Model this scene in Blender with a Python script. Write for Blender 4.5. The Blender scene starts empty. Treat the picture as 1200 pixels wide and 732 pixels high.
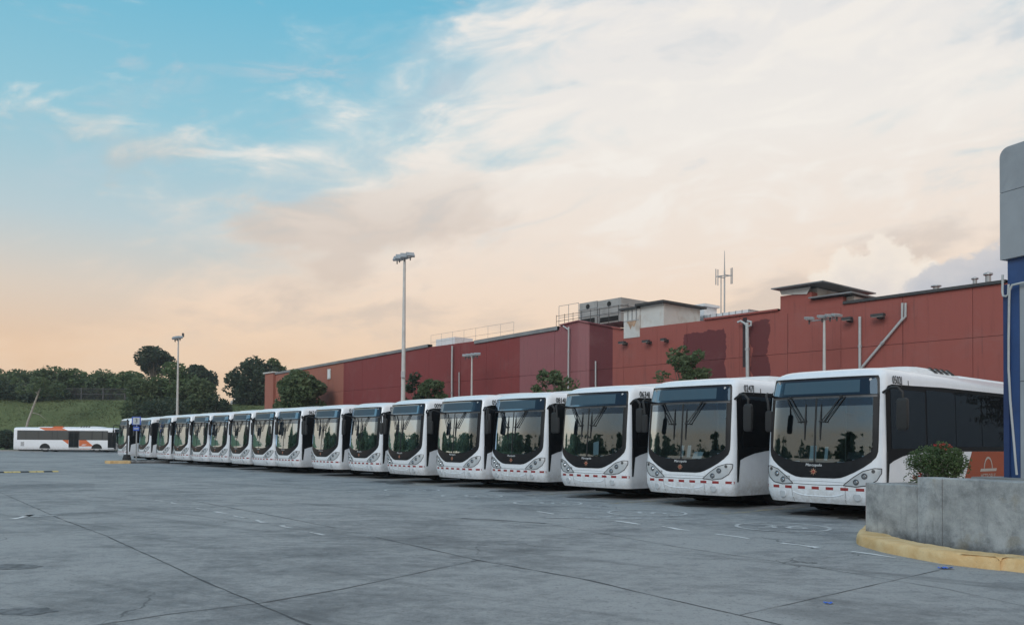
import bpy, bmesh, math, random
from mathutils import Vector, Matrix
from math import sin, cos, pi, radians, sqrt
random.seed(7)
S = bpy.context.scene
COL = S.collection

# ------------------------------------------------------------------ camera
F, ROLL, PITCH, YC, HC = 1000.0, .0073, .0219, 496.2, 1.488   # 1200 px wide picture
cam_d = bpy.data.cameras.new('camera'); cam = bpy.data.objects.new('camera', cam_d); COL.objects.link(cam)
cam_d.sensor_width = 36; cam_d.lens = 36*F/1200; cam_d.shift_y = (YC-366)/1200
cam_d.clip_start = .1; cam_d.clip_end = 6000
cam.matrix_world = Matrix.Translation((0, 0, HC)) @ Matrix.Rotation(pi/2+PITCH, 4, 'X') @ Matrix.Rotation(ROLL, 4, 'Z')
S.camera = cam
CR = cam.matrix_world.to_3x3()
def ray(px, py): return CR @ Vector(((px-600)/F, -(py-YC)/F, -1))
O = Vector((0, 0, HC))
def ground(px, py, z=0):
    d = ray(px, py); return O + d*((z-HC)/d.z)
def at_y(px, py, Y):
    d = ray(px, py); return O + d*(Y/d.y)
TH = .878
NV = Vector((sin(TH), cos(TH), 0)); TV = Vector((cos(TH), -sin(TH), 0))    # into the row / along the fronts
B1 = Vector((6.215, 17.362, 0))
def on_d(px, py, d):
    r = ray(px, py); return O + r*(((B1-O).dot(NV)+d)/r.dot(NV))
def sof(p): return -(p-B1).dot(TV)

# ------------------------------------------------------------------ node expressions
class E:
    def __init__(s, nt, v): s.nt, s.v = nt, v
    def _m(s, op, *a, clamp=False):
        n = s.nt.nodes.new('ShaderNodeMath'); n.operation = op; n.use_clamp = clamp
        for i, x in enumerate((s,)+a):
            x = x.v if isinstance(x, E) else x
            if isinstance(x, (int, float)): n.inputs[i].default_value = x
            else: s.nt.links.new(x, n.inputs[i])
        return E(s.nt, n.outputs[0])
    def __add__(s, o): return s._m('ADD', o)
    __radd__ = __add__
    def __mul__(s, o): return s._m('MULTIPLY', o)
    __rmul__ = __mul__
    def __sub__(s, o): return s._m('SUBTRACT', o)
    def __rsub__(s, o): return (s*-1)+o
    def __truediv__(s, o): return s._m('DIVIDE', o)
    def abs(s): return s._m('ABSOLUTE')
    def pow(s, p): return s._m('POWER', p)
    def mn(s, o): return s._m('MINIMUM', o)
    def mx(s, o): return s._m('MAXIMUM', o)
    def sm(s, a, b):      # smoothstep, a and b numbers (a > b allowed)
        n = s.nt.nodes.new('ShaderNodeMapRange'); n.interpolation_type = 'SMOOTHSTEP'
        if a > b: n.inputs['From Min'].default_value, n.inputs['From Max'].default_value = b, a; n.inputs['To Min'].default_value = 1; n.inputs['To Max'].default_value = 0
        else: n.inputs['From Min'].default_value, n.inputs['From Max'].default_value = a, b
        s.nt.links.new(s.v, n.inputs[0]); return E(s.nt, n.outputs[0])
def lin(r, g, b):
    f = lambda c: (c/255/12.92 if c <= 10 else ((c/255+.055)/1.055)**2.4)
    return (f(r), f(g), f(b), 1)
def rgb(nt, c):
    n = nt.nodes.new('ShaderNodeRGB'); n.outputs[0].default_value = c if len(c) == 4 else (*c, 1); return n.outputs[0]
def mix(nt, a, b, f, mode='MIX'):
    n = nt.nodes.new('ShaderNodeMix'); n.data_type = 'RGBA'; n.blend_type = mode
    f = f.v if isinstance(f, E) else f
    if isinstance(f, (int, float)): n.inputs[0].default_value = f
    else: nt.links.new(f, n.inputs[0])
    for i, x in ((6, a), (7, b)):
        if isinstance(x, tuple): n.inputs[i].default_value = x if len(x) == 4 else (*x, 1)
        else: nt.links.new(x, n.inputs[i])
    return n.outputs[2]
def noise(nt, vec, scale, detail=4, rough=.55, dist=0, mscale=None, rotz=0, loc=(0, 0, 0)):
    if mscale or rotz or loc != (0, 0, 0):
        m = nt.nodes.new('ShaderNodeMapping'); m.inputs['Scale'].default_value = mscale or (1, 1, 1)
        m.inputs['Rotation'].default_value = (0, 0, rotz); m.inputs['Location'].default_value = loc
        nt.links.new(vec, m.inputs[0]); vec = m.outputs[0]
    n = nt.nodes.new('ShaderNodeTexNoise'); n.inputs['Scale'].default_value = scale
    n.inputs['Detail'].default_value = detail; n.inputs['Roughness'].default_value = rough; n.inputs['Distortion'].default_value = dist
    nt.links.new(vec, n.inputs['Vector']); return E(nt, n.outputs['Fac'])
def ramp(nt, f, stops):
    n = nt.nodes.new('ShaderNodeValToRGB'); cr = n.color_ramp
    while len(cr.elements) < len(stops): cr.elements.new(.5)
    for e, (p, c) in zip(cr.elements, stops): e.position = p; e.color = c if len(c) == 4 else (*c, 1)
    nt.links.new(f.v, n.inputs[0]); return n.outputs[0]

# ------------------------------------------------------------------ sky
SL = 3.3
W = bpy.data.worlds.new('World'); S.world = W; W.use_nodes = True
nt = W.node_tree; nt.nodes.clear()
SUN_EL, SUN_AZ = radians(30), radians(208)          # azimuth clockwise from +Y: behind the camera, a little to the left
tc = nt.nodes.new('ShaderNodeTexCoord'); sp = nt.nodes.new('ShaderNodeSeparateXYZ'); nt.links.new(tc.outputs['Generated'], sp.inputs[0])
dx, dy, dz = (E(nt, sp.outputs[i]) for i in range(3))
el = dz.mx(0)
hyp = (dx*dx+dy*dy).pow(.5)
saz = dx/hyp.mx(.001)
k = el+.16
cmb = nt.nodes.new('ShaderNodeCombineXYZ'); nt.links.new((dx/k).v, cmb.inputs[0]); nt.links.new((dy/k).v, cmb.inputs[1])
pv = cmb.outputs[0]
base = ramp(nt, el, [(0, lin(220, 178, 144)), (.09, lin(236, 195, 156)), (.16, lin(222, 205, 186)), (.23, lin(188, 205, 208)),
                     (.33, lin(148, 199, 214)), (.45, lin(110, 186, 212)), (1, lin(88, 156, 200))])
cv = nt.nodes.new('ShaderNodeCombineXYZ'); nt.links.new(dx.v, cv.inputs[0]); nt.links.new(dy.v, cv.inputs[1]); nt.links.new((dz*2.9-dx*.42).v, cv.inputs[2]); sv = cv.outputs[0]
n1 = noise(nt, sv, 2.6, 9, .58, .55, loc=(2.3, 1.1, .4))
n2 = noise(nt, sv, 8.5, 7, .56, .6, loc=(5.2, 3.1, 0))
n3 = noise(nt, sv, 2.3, 6, .55, .4, loc=(9.1, 4.7, SL))
cover = (saz-el*1.0+.56).sm(-.44, .46)
cl = ((n1-.5)*1.75+(n2-.5)*1.25+.5+(cover-.5)*1.05).sm(.22, .98)
wisp = ((n2-.5)*1.5+(n1-.5)*1.2+(n3-.5)*.6+.5).sm(.54, .95)*.6
mask = cl.mx(wisp*(el.sm(.06, .2)))
ccol = ramp(nt, el, [(0, lin(232, 196, 164)), (.12, lin(246, 212, 178)), (.22, lin(246, 226, 206)), (.34, lin(248, 239, 228)), (.5, lin(238, 234, 230)), (1, lin(234, 235, 236))])
sky = mix(nt, base, ccol, mask*.95)
# bright streaks and thinner, bluish stretches inside the sheet
sky = mix(nt, sky, lin(250, 243, 232), ((n2-.5)*1.3+(n1-.5)*.7).sm(.0, .24)*el.sm(.14, .30)*mask*.7)
sky = mix(nt, sky, lin(196, 206, 212), ((.5-n2)*1.2+(n3-.5)*1.2).sm(.02, .26)*el.sm(.20, .36)*.60)
shade = ((n3-.5)*1.6+(n1-.5)*.7+(n2-.5)*.5).sm(.02, .22)*el.sm(.07, .14)*(el.sm(.36, .22))
sky = mix(nt, sky, lin(206, 187, 170), shade*.6)
# heaped clouds low on the right, one of them grey with a bright rim
cu = noise(nt, tc.outputs['Generated'], 16, 6, .6, .2)
topa = (saz-.40).abs()*-.75+.222+(cu-.5)*.16
cum = (topa-dz).sm(-.004, .012)*(saz.sm(.30, .345))*dy.sm(0, .1)
sky = mix(nt, sky, mix(nt, lin(250, 236, 218), lin(226, 216, 208), (topa-dz).sm(.0, .07)), cum*.85)
topb = (saz-.36)*.66+.128+(cu-.5)*.10
gm = (topb-dz).sm(-.003, .009)*(saz.sm(.36, .42))*dy.sm(0, .1)
sky = mix(nt, sky, mix(nt, lin(206, 200, 198), lin(182, 182, 188), (topb-dz).sm(.0, .05)), gm*.95)
sky = mix(nt, sky, lin(120, 118, 116), dz.sm(-.02, -.1))
nis = nt.nodes.new('ShaderNodeTexSky'); nis.sky_type = 'NISHITA'; nis.sun_disc = False
nis.sun_elevation = SUN_EL; nis.sun_rotation = SUN_AZ
bgA = nt.nodes.new('ShaderNodeBackground'); bgA.inputs[1].default_value = .12; nt.links.new(nis.outputs[0], bgA.inputs[0])
bgB = nt.nodes.new('ShaderNodeBackground'); bgB.inputs[1].default_value = 1.0; nt.links.new(sky, bgB.inputs[0])
ms = nt.nodes.new('ShaderNodeMixShader'); ms.inputs[0].default_value = .88
nt.links.new(bgA.outputs[0], ms.inputs[1]); nt.links.new(bgB.outputs[0], ms.inputs[2])
ow = nt.nodes.new('ShaderNodeOutputWorld'); nt.links.new(ms.outputs[0], ow.inputs[0])
W.cycles.sampling_method = 'MANUAL'; W.cycles.sample_map_resolution = 512

sl = bpy.data.lights.new('sun', 'SUN'); sl.energy = 1.2; sl.angle = radians(28); sl.color = (1, .985, .97)
so = bpy.data.objects.new('sun', sl); COL.objects.link(so)
sd = Vector((sin(SUN_AZ)*cos(SUN_EL), cos(SUN_AZ)*cos(SUN_EL), sin(SUN_EL)))
so.rotation_euler = sd.to_track_quat('Z', 'Y').to_euler(); so.location = (0, -40, 40)
S.view_settings.view_transform = 'Standard'; S.view_settings.look = 'None'; S.view_settings.gamma = 1
S.view_settings.use_curve_mapping = False; S.view_settings.exposure = 0.08

# ------------------------------------------------------------------ materials
def new_mat(name):
    m = bpy.data.materials.new(name); m.use_nodes = True
    return m, m.node_tree, m.node_tree.nodes['Principled BSDF']
def coords(nt, kind='Object'):
    return nt.nodes.new('ShaderNodeTexCoord').outputs[kind]
def bump(nt, p, h, strength, dist=.02):
    b = nt.nodes.new('ShaderNodeBump'); b.inputs['Strength'].default_value = strength; b.inputs['Distance'].default_value = dist
    nt.links.new(h.v, b.inputs['Height']); nt.links.new(b.outputs[0], p.inputs['Normal'])
def mat(name, c, rough=.5, metal=0, var=.12, scale=6, bmp=0, coat=0, spec=.5, world=False, dirt=None):
    m, nt, p = new_mat(name)
    v = nt.nodes.new('ShaderNodeNewGeometry').outputs['Position'] if world else coords(nt)
    n = noise(nt, v, scale, 5, .6)
    c = (*c[:3], 1)
    lo = tuple(x*(1-var) for x in c[:3])+(1,); hi = tuple(min(1, x*(1+var)) for x in c[:3])+(1,)
    col = ramp(nt, n, [(.3, lo), (.7, hi)])
    if dirt:
        d = noise(nt, v, dirt[1], 6, .65, .5).sm(.5, .72)
        col = mix(nt, col, dirt[0], d*dirt[2])
    nt.links.new(col, p.inputs['Base Color'])
    rn = n*.15+(rough-.075); nt.links.new(rn.v, p.inputs['Roughness'])
    p.inputs['Metallic'].default_value = metal; p.inputs['Coat Weight'].default_value = coat; p.inputs['Coat Roughness'].default_value = .08
    p.inputs['Specular IOR Level'].default_value = spec
    if bmp: bump(nt, p, noise(nt, v, scale*6, 4, .6), bmp)
    return m
M = {}
# bus paint: white with a film of road dust low down
m, nt, p = new_mat('white_paint'); v = coords(nt)
n = noise(nt, v, 3, 5, .6); sz = nt.nodes.new('ShaderNodeSeparateXYZ'); nt.links.new(v, sz.inputs[0])
oi = E(nt, nt.nodes.new('ShaderNodeObjectInfo').outputs['Random'])
du = (E(nt, sz.outputs[2])+n*.7).sm(1.35, .40)*(oi*.5+.35)
col = mix(nt, mix(nt, (.79, .82, .865), (.75, .78, .83), n.sm(.4, .65)), (.42, .40, .37), du*(noise(nt, v, 9, 6, .7).sm(.32, .62)))
stk = noise(nt, v, 5, 5, .7, 0, (4, 4, .35)).sm(.55, .75)*(oi*.25+.10)
col = mix(nt, col, (.45, .45, .46), stk)
nt.links.new(col, p.inputs['Base Color']); p.inputs['Roughness'].default_value = .32; p.inputs['Coat Weight'].default_value = .5; p.inputs['Coat Roughness'].default_value = .1
M['white'] = m
M['white_side'] = mat('white_side_paint', (.66, .66, .66), .4, var=.05, scale=2, coat=.3, dirt=((.4, .39, .37, 1), 2.5, .4))
M['orange'] = mat('orange_vinyl', (.30, .060, .020), .5, var=.06, spec=.3)
M['far_orange'] = mat('bright_orange_vinyl', (.58, .13, .035), .45, var=.06)
M['black'] = mat('black_gloss', (.010, .011, .014), .38, var=.2, spec=.25)
M['side_black'] = mat('side_black', (.008, .009, .011), .45, var=.2, spec=.06)
M['trim'] = mat('black_rubber', (.018, .018, .019), .6, var=.2, scale=20)
M['chassis'] = mat('chassis_black', (.012, .012, .012), .85, var=.2)
M['chrome'] = mat('lamp_chrome', (.62, .64, .67), .16, 1, var=.05)
M['lamp_bowl'] = mat('lamp_bowl', (.52, .55, .58), .3, .25, var=.1, coat=.5)
M['lens_dark'] = mat('lens_surround', (.14, .15, .165), .25, .3, var=.1, coat=.6)
M['red'] = mat('red_reflector', (.27, .028, .028), .35, var=.1)
M['refl_white'] = mat('white_reflector', (.68, .70, .72), .35, var=.05)
M['bag'] = mat('pale_vinyl', (.40, .37, .34), .5, var=.1)
M['ink'] = mat('black_letters', (.02, .02, .022), .5, var=.1)
M['silver'] = mat('silver_letters', (.75, .77, .8), .3, var=.03)
M['gold'] = mat('copper_emblem', (.62, .34, .22), .35, .4, var=.1)
M['liner'] = mat('cabin_lining', (.085, .095, .105), .8, var=.2)
M['dash'] = mat('dashboard_grey', (.045, .05, .055), .6, var=.2)
M['paper'] = mat('pale_paper', (.70, .80, .82), .6, var=.05)
M['seat'] = mat('seat_cloth', (.07, .10, .17), .8, var=.2)
M['tyre'] = mat('tyre', (.018, .018, .018), .8, var=.2, scale=15)
M['rim'] = mat('rim', (.10, .10, .105), .45, .6, var=.2)
M['ac'] = mat('roof_unit_white', (.70, .72, .74), .45, var=.06, dirt=((.4, .4, .4, 1), 2, .3))
def glass(name, tint, refl, rough=.02, see=True, dark=(.012, .016, .02, 1), wob=.0, fk=.9):
    m = bpy.data.materials.new(name); m.use_nodes = True; nt = m.node_tree; nt.nodes.clear()
    g = nt.nodes.new('ShaderNodeBsdfGlossy'); g.inputs['Roughness'].default_value = rough; g.inputs['Color'].default_value = (.54, .74, .92, 1)
    if see: t = nt.nodes.new('ShaderNodeBsdfTransparent'); t.inputs[0].default_value = tint
    else: t = nt.nodes.new('ShaderNodeBsdfDiffuse'); t.inputs[0].default_value = dark
    lw = nt.nodes.new('ShaderNodeLayerWeight'); lw.inputs[0].default_value = .25
    f = E(nt, lw.outputs['Fresnel'])*fk+refl
    ob = nt.nodes.new('ShaderNodeTexCoord'); nn = noise(nt, ob.outputs['Object'], 1.6, 3, .5)
    if wob:
        b = nt.nodes.new('ShaderNodeBump'); b.inputs['Strength'].default_value = wob; b.inputs['Distance'].default_value = .05
        nt.links.new(nn.v, b.inputs['Height']); nt.links.new(b.outputs[0], g.inputs['Normal'])
    x = nt.nodes.new('ShaderNodeMixShader'); nt.links.new(f.mn(1).v, x.inputs[0]); nt.links.new(t.outputs[0], x.inputs[1]); nt.links.new(g.outputs[0], x.inputs[2])
    o = nt.nodes.new('ShaderNodeOutputMaterial'); nt.links.new(x.outputs[0], o.inputs[0]); return m
M['windshield'] = glass('windshield_glass', (.40, .48, .52, 1), .19, wob=.12)
M['visor'] = glass('visor_tint', (.30, .38, .48, 1), .04, fk=.3)
M['side_glass'] = glass('side_window_glass', None, .010, see=False, dark=(.010, .011, .013, 1), wob=.12, fk=.035)
M['far_glass'] = glass('tinted_window_glass', None, .05, see=False, dark=(.05, .05, .052, 1), wob=.05)
M['dest_glass'] = glass('destination_glass', None, .02, see=False, dark=(.012, .018, .032, 1), wob=.05, fk=.45)
M['display'] = glass('display_panel', None, .04, see=False, dark=(.055, .085, .11, 1), fk=.35)
M['lens'] = glass('clear_lens', (.85, .88, .9, 1), .08)
# concrete yard
m, nt, p = new_mat('yard_concrete'); v = nt.nodes.new('ShaderNodeNewGeometry').outputs['Position']
big = noise(nt, v, .16, 11, .70, 1.2, (1, 1, 1), .4)
mid = noise(nt, v, .75, 9, .74, .9, (.7, 1, 1), .3)
st = noise(nt, v, 2.4, 6, .68, .4, (.30, 1, 1), .62)
st2 = noise(nt, v, 2.2, 6, .7, .3, (.28, 1, 1), -.50)
fine = noise(nt, v, 14, 7, .78); grit = noise(nt, v, 110, 3, .75)
spk = noise(nt, v, 5, 6, .75, .5)
# cast slabs differ a little in tone; their edges lie square with the bus row
rot = nt.nodes.new('ShaderNodeMapping'); rot.inputs['Rotation'].default_value = (0, 0, -(pi/2-TH)+.12); rot.inputs['Scale'].default_value = (1/5.6, 1/7.4, 0)
nt.links.new(v, rot.inputs[0]); fl = nt.nodes.new('ShaderNodeVectorMath'); fl.operation = 'FLOOR'; nt.links.new(rot.outputs[0], fl.inputs[0])
wn = nt.nodes.new('ShaderNodeTexWhiteNoise'); wn.noise_dimensions = '2D'; nt.links.new(fl.outputs[0], wn.inputs['Vector']); cell = E(nt, wn.outputs['Value'])
f = ((big*.28+mid*.22+st*.12+st2*.12+fine*.16+spk*.20)-.5)*2.7+.5+(cell-.5)*.07
col = ramp(nt, f, [(.30, (.088, .092, .099)), (.45, (.160, .166, .174)), (.54, (.218, .225, .233)), (.70, (.34, .345, .349))])
col = mix(nt, col, (.09, .094, .10), noise(nt, v, .42, 5, .6, .8).sm(.56, .70)*.40)
col = mix(nt, col, (.44, .445, .44), (noise(nt, v, .8, 8, .78, 1.4, (.7, 1, 1), .25).sm(.56, .70))*.40)
col = mix(nt, col, (.055, .058, .062), (fine.sm(.52, .66))*.60)
col = mix(nt, col, (.46, .46, .45), (grit.sm(.55, .68))*.40)
col = mix(nt, col, (.07, .072, .076), (noise(nt, v, 38, 4, .75).sm(.56, .66))*.55)
ln = nt.nodes.new('ShaderNodeMapping'); ln.inputs['Rotation'].default_value = (0, 0, pi/2-TH); nt.links.new(v, ln.inputs[0])
lane = noise(nt, ln.outputs[0], 1.5, 6, .7, .3, (.06, 1, 1)); lane2 = noise(nt, ln.outputs[0], 1.0, 5, .7, .3, (1, .07, 1), 0, (4, 2, 0))
col = mix(nt, col, (.085, .09, .096), lane.sm(.53, .68)*.40)
col = mix(nt, col, (.10, .105, .11), lane2.sm(.56, .70)*.28)
vr = nt.nodes.new('ShaderNodeTexVoronoi'); vr.feature = 'DISTANCE_TO_EDGE'; vr.inputs['Scale'].default_value = .23
wv = nt.nodes.new('ShaderNodeVectorMath'); wv.operation = 'ADD'; nd = nt.nodes.new('ShaderNodeTexNoise'); nd.inputs['Scale'].default_value = 1.3; nd.inputs['Detail'].default_value = 6
nt.links.new(v, nd.inputs['Vector']); nt.links.new(v, wv.inputs[0]); nt.links.new(nd.outputs['Color'], wv.inputs[1]); nt.links.new(wv.outputs[0], vr.inputs['Vector'])
crack = E(nt, vr.outputs['Distance']).sm(.0045, .001)*(noise(nt, v, .3, 3, .5, loc=(7, 3, 0)).sm(.50, .58))
col = mix(nt, col, (.06, .063, .068), crack*.7)
# worn dark wheel lanes in front of the bays; oil-and-shade sheets follow later
nt.links.new(col, p.inputs['Base Color'])
rr = mid*.3+.55; nt.links.new(rr.v, p.inputs['Roughness']); p.inputs['Specular IOR Level'].default_value = .35
bump(nt, p, fine*.6+grit*.4, .8, .02)
M['yard'] = m
M['joint'] = mat('joint_sealant', (.075, .078, .084), .9, var=.4, scale=5, world=True)
M['hair'] = mat('joint_dust', (.115, .12, .126), .9, var=.5, scale=3, world=True)
def worn(name, c, base, keep):
    m, nt, p = new_mat(name); v = nt.nodes.new('ShaderNodeNewGeometry').outputs['Position']
    n = noise(nt, v, 7, 7, .75); n2 = noise(nt, v, 1.1, 4, .6)
    nt.links.new(mix(nt, (*base, 1), (*c, 1), (n*.7+n2*.3).sm(.62-keep*.3, .72-keep*.3)), p.inputs['Base Color']); p.inputs['Roughness'].default_value = .8; return m
M['mark'] = worn('worn_white_marking', (.70, .71, .72), (.24, .244, .25), .90)
M['faint'] = worn('faint_white_marking', (.52, .53, .54), (.22, .225, .23), .74)
M['yline'] = worn('worn_yellow_line', (.34, .29, .17), (.25, .255, .26), .55)
M['puddle'] = worn('faded_stain', (.085, .09, .096), (.17, .177, .186), .5)
M['stain'] = worn('oil_shade_stain', (.035, .037, .040), (.085, .09, .096), .6)  # oil tone, made darker to carry the shade below the buses
# old cast concrete of the planter
m, nt, p = new_mat('stained_concrete'); v = coords(nt)
a = noise(nt, v, 1.3, 9, .72, .3); b = noise(nt, v, 5, 6, .7, .4); c = noise(nt, v, 4, 5, .65, .2, (3, 3, .35)); g = noise(nt, v, 60, 4, .7)
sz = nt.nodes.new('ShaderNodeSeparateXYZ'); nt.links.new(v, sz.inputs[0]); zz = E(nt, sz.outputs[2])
col = ramp(nt, a*.6+b*.25+g*.15, [(.38, (.19, .198, .204)), (.5, (.325, .334, .338)), (.62, (.46, .465, .465))])
col = mix(nt, col, (.11, .115, .12), (c.sm(.56, .74))*.35)
col = mix(nt, col, (.12, .125, .13), noise(nt, v, 2.1, 9, .74, .25, loc=(3, 1, 7)).sm(.50, .66)*.55)
col = mix(nt, col, (.42, .43, .43), noise(nt, v, 2.8, 9, .76, .3, loc=(1, 5, 2)).sm(.56, .68)*.5)
col = mix(nt, col, (.33, .33, .32), (b.sm(.60, .66))*.5)
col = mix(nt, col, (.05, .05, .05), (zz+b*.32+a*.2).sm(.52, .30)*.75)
col = mix(nt, col, (.24, .20, .13), (noise(nt, v, 2.2, 5, .6).sm(.56, .68))*.4)
nt.links.new(col, p.inputs['Base Color']); p.inputs['Roughness'].default_value = .85; bump(nt, p, a*.4+b*.4+g*.2, .5, .03)
M['concrete'] = m
m, nt, p = new_mat('yellow_kerb_paint'); v = coords(nt)
a = noise(nt, v, 2.5, 6, .7, .5); b = noise(nt, v, 14, 6, .75); c = noise(nt, v, 40, 4, .7)
col = mix(nt, (.62, .385, .165), (.74, .53, .28), a.sm(.35, .65))
col = mix(nt, col, (.36, .20, .035), (noise(nt, v, 1.7, 4, .6, .3, loc=(3.1, .4, 0)).sm(.66, .70))*.75)
col = mix(nt, col, (.16, .15, .14), (b.sm(.63, .70))*.8)
col = mix(nt, col, (.22, .20, .17), (c.sm(.60, .72))*.35)
nt.links.new(col, p.inputs['Base Color']); p.inputs['Roughness'].default_value = .8; bump(nt, p, b*.6+c*.4, .5, .015)
M['kerb'] = m
M['blue'] = mat('blue_cladding', (.026, .068, .19), .5, var=.22, scale=1.6, bmp=.05, dirt=((.03, .05, .12, 1), 1.2, .6))
M['dblue'] = mat('dark_blue_cladding', (.016, .038, .12), .5, var=.25, scale=1.5)
M['fascia'] = mat('grey_fascia', (.30, .32, .345), .55, var=.10, scale=1.2, dirt=((.16, .17, .19, 1), .9, .5))
M['pipe'] = mat('white_pipe', (.44, .45, .45), .5, var=.10, dirt=((.35, .34, .33, 1), 3, .4))
M['galv'] = mat('galvanised', (.36, .37, .38), .45, .3, var=.15, scale=3)
M['pole'] = mat('painted_pole', (.50, .49, .47), .55, var=.12, scale=2)
M['dark_steel'] = mat('dark_steel', (.06, .06, .062), .6, .3, var=.2)
M['lampglass'] = mat('floodlight_glass', (.50, .50, .48), .2, var=.05)
M['cap'] = mat('roof_sheet', (.23, .235, .24), .6, .2, var=.2, scale=1)
M['render'] = mat('white_render', (.55, .54, .52), .75, var=.1, scale=1, dirt=((.33, .22, .15, 1), .9, .55))
M['cooling'] = mat('cooling_unit_grey', (.34, .335, .325), .65, var=.2, scale=.9, dirt=((.10, .10, .105, 1), .8, .6))
M['bluesign'] = mat('blue_sign', (.03, .085, .42), .45, var=.08)
M['signwhite'] = mat('sign_white', (.42, .46, .50), .5, var=.05)
M['scrap'] = mat('blue_plastic', (.02, .12, .55), .4, var=.1)
M['soil'] = mat('planter_soil', (.10, .085, .07), .95, var=.35, scale=6, bmp=.4)
M['bark'] = mat('bark', (.13, .11, .09), .9, var=.35, scale=4, bmp=.4)
M['palebark'] = mat('pale_bark', (.33, .30, .26), .85, var=.25, scale=4)
M['van'] = mat('car_white', (.55, .56, .57), .3, var=.05, coat=.4)
def leafmat(name, a, b, scale=.5):
    m, nt, p = new_mat(name); v = coords(nt)
    n = noise(nt, v, scale, 4, .6); n2 = noise(nt, v, scale*14, 2, .5)
    col = ramp(nt, n*.6+n2*.4, [(.36, (*a, 1)), (.62, (*b, 1))])
    nt.links.new(col, p.inputs['Base Color']); p.inputs['Roughness'].default_value = .55; p.inputs['Specular IOR Level'].default_value = .3
    t = nt.nodes.new('ShaderNodeBsdfTranslucent'); nt.links.new(col, t.inputs[0])
    x = nt.nodes.new('ShaderNodeMixShader'); x.inputs[0].default_value = .38
    o = nt.nodes['Material Output']; nt.links.new(p.outputs[0], x.inputs[1]); nt.links.new(t.outputs[0], x.inputs[2]); nt.links.new(x.outputs[0], o.inputs[0])
    return m
M['leaf_mid'] = leafmat('leaf_mid', (.066, .100, .050), (.15, .195, .092))
M['leaf_light'] = leafmat('leaf_light', (.060, .105, .045), (.14, .195, .080))
M['leaf_dark'] = leafmat('leaf_dark', (.034, .056, .036), (.075, .104, .060))
M['leaf_dry'] = leafmat('leaf_dry', (.05, .065, .035), (.11, .12, .06))
M['flower'] = mat('red_flower', (.45, .03, .03), .5, var=.2)
m, nt, p = new_mat('bank_grass'); v = nt.nodes.new('ShaderNodeNewGeometry').outputs['Position']
a = noise(nt, v, .22, 6, .65, .6); b = noise(nt, v, 1.5, 5, .7); c = noise(nt, v, 8, 3, .7)
col = ramp(nt, a*.5+b*.3+c*.2, [(.36, (.070, .100, .034)), (.5, (.108, .138, .048)), (.64, (.150, .172, .070))])
nt.links.new(col, p.inputs['Base Color']); p.inputs['Roughness'].default_value = .9; bump(nt, p, b*.5+c*.5, .8, .3)
M['grass'] = m

# ------------------------------------------------------------------ mesh helpers
class MB:
    def __init__(s): s.v, s.f, s.mi, s.m = [], [], [], 0
    def add(s, vs, fs):
        o = len(s.v); s.v += [tuple(v) for v in vs]
        for f in fs: s.f.append(tuple(i+o for i in f)); s.mi.append(s.m)
        return s
    def box(s, a, b, ch=0):
        (x0, y0, z0), (x1, y1, z1) = a, b
        if ch:
            return s.prism([(x0+ch, y0), (x1-ch, y0), (x1, y0+ch), (x1, y1-ch), (x1-ch, y1), (x0+ch, y1), (x0, y1-ch), (x0, y0+ch)], z0, z1)
        return s.add([(x0, y0, z0), (x1, y0, z0), (x1, y1, z0), (x0, y1, z0), (x0, y0, z1), (x1, y0, z1), (x1, y1, z1), (x0, y1, z1)],
                     [(0, 3, 2, 1), (4, 5, 6, 7), (0, 1, 5, 4), (1, 2, 6, 5), (2, 3, 7, 6), (3, 0, 4, 7)])
    def obox(s, c, size, R):
        c = Vector(c); h = [x/2 for x in size]; vs = []
        for z in (-1, 1):
            for y in (-1, 1):
                for x in (-1, 1): vs.append(c+R @ Vector((x*h[0], y*h[1], z*h[2])))
        return s.add(vs, [(0, 2, 3, 1), (4, 5, 7, 6), (0, 1, 5, 4), (1, 3, 7, 5), (3, 2, 6, 7), (2, 0, 4, 6)])
    def prism(s, poly, z0, z1):
        n = len(poly); vs = [(x, y, z0) for x, y in poly]+[(x, y, z1) for x, y in poly]
        return s.add(vs, [tuple(range(n-1, -1, -1)), tuple(range(n, 2*n))]+[(i, (i+1) % n, n+(i+1) % n, n+i) for i in range(n)])
    def tube(s, pts, r, n=8, caps=True):
        pts = [Vector(p) for p in pts]; rs = r if isinstance(r, (list, tuple)) else [r]*len(pts); vs = []; fs = []
        for i, p in enumerate(pts):
            d = (pts[min(i+1, len(pts)-1)]-pts[max(i-1, 0)]).normalized()
            u = d.orthogonal().normalized() if i == 0 else (u-d*u.dot(d)).normalized()
            w = d.cross(u)
            for k in range(n): vs.append(p+(u*cos(2*pi*k/n)+w*sin(2*pi*k/n))*rs[i])
        for i in range(len(pts)-1):
            for k in range(n): fs.append((i*n+k, i*n+(k+1) % n, (i+1)*n+(k+1) % n, (i+1)*n+k))
        if caps: fs += [tuple(range(n-1, -1, -1)), tuple(range((len(pts)-1)*n, len(pts)*n))]
        return s.add(vs, fs)
    def grid(s, rows):
        nr, nc = len(rows), len(rows[0])
        return s.add([p for r in rows for p in r], [(i*nc+j, i*nc+j+1, (i+1)*nc+j+1, (i+1)*nc+j) for i in range(nr-1) for j in range(nc-1)])
    def build(s, name, mats, parent=None, smooth=False, ang=40):
        me = bpy.data.meshes.new(name); me.from_pydata(s.v, [], s.f)
        mats = mats if isinstance(mats, (list, tuple)) else [mats]
        for m in mats: me.materials.append(m)
        me.polygons.foreach_set('material_index', s.mi)
        if smooth:
            me.polygons.foreach_set('use_smooth', [True]*len(me.polygons)); me.update()
            me.set_sharp_from_angle(angle=radians(ang))
        me.update()
        return link(name, me, parent)
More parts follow.
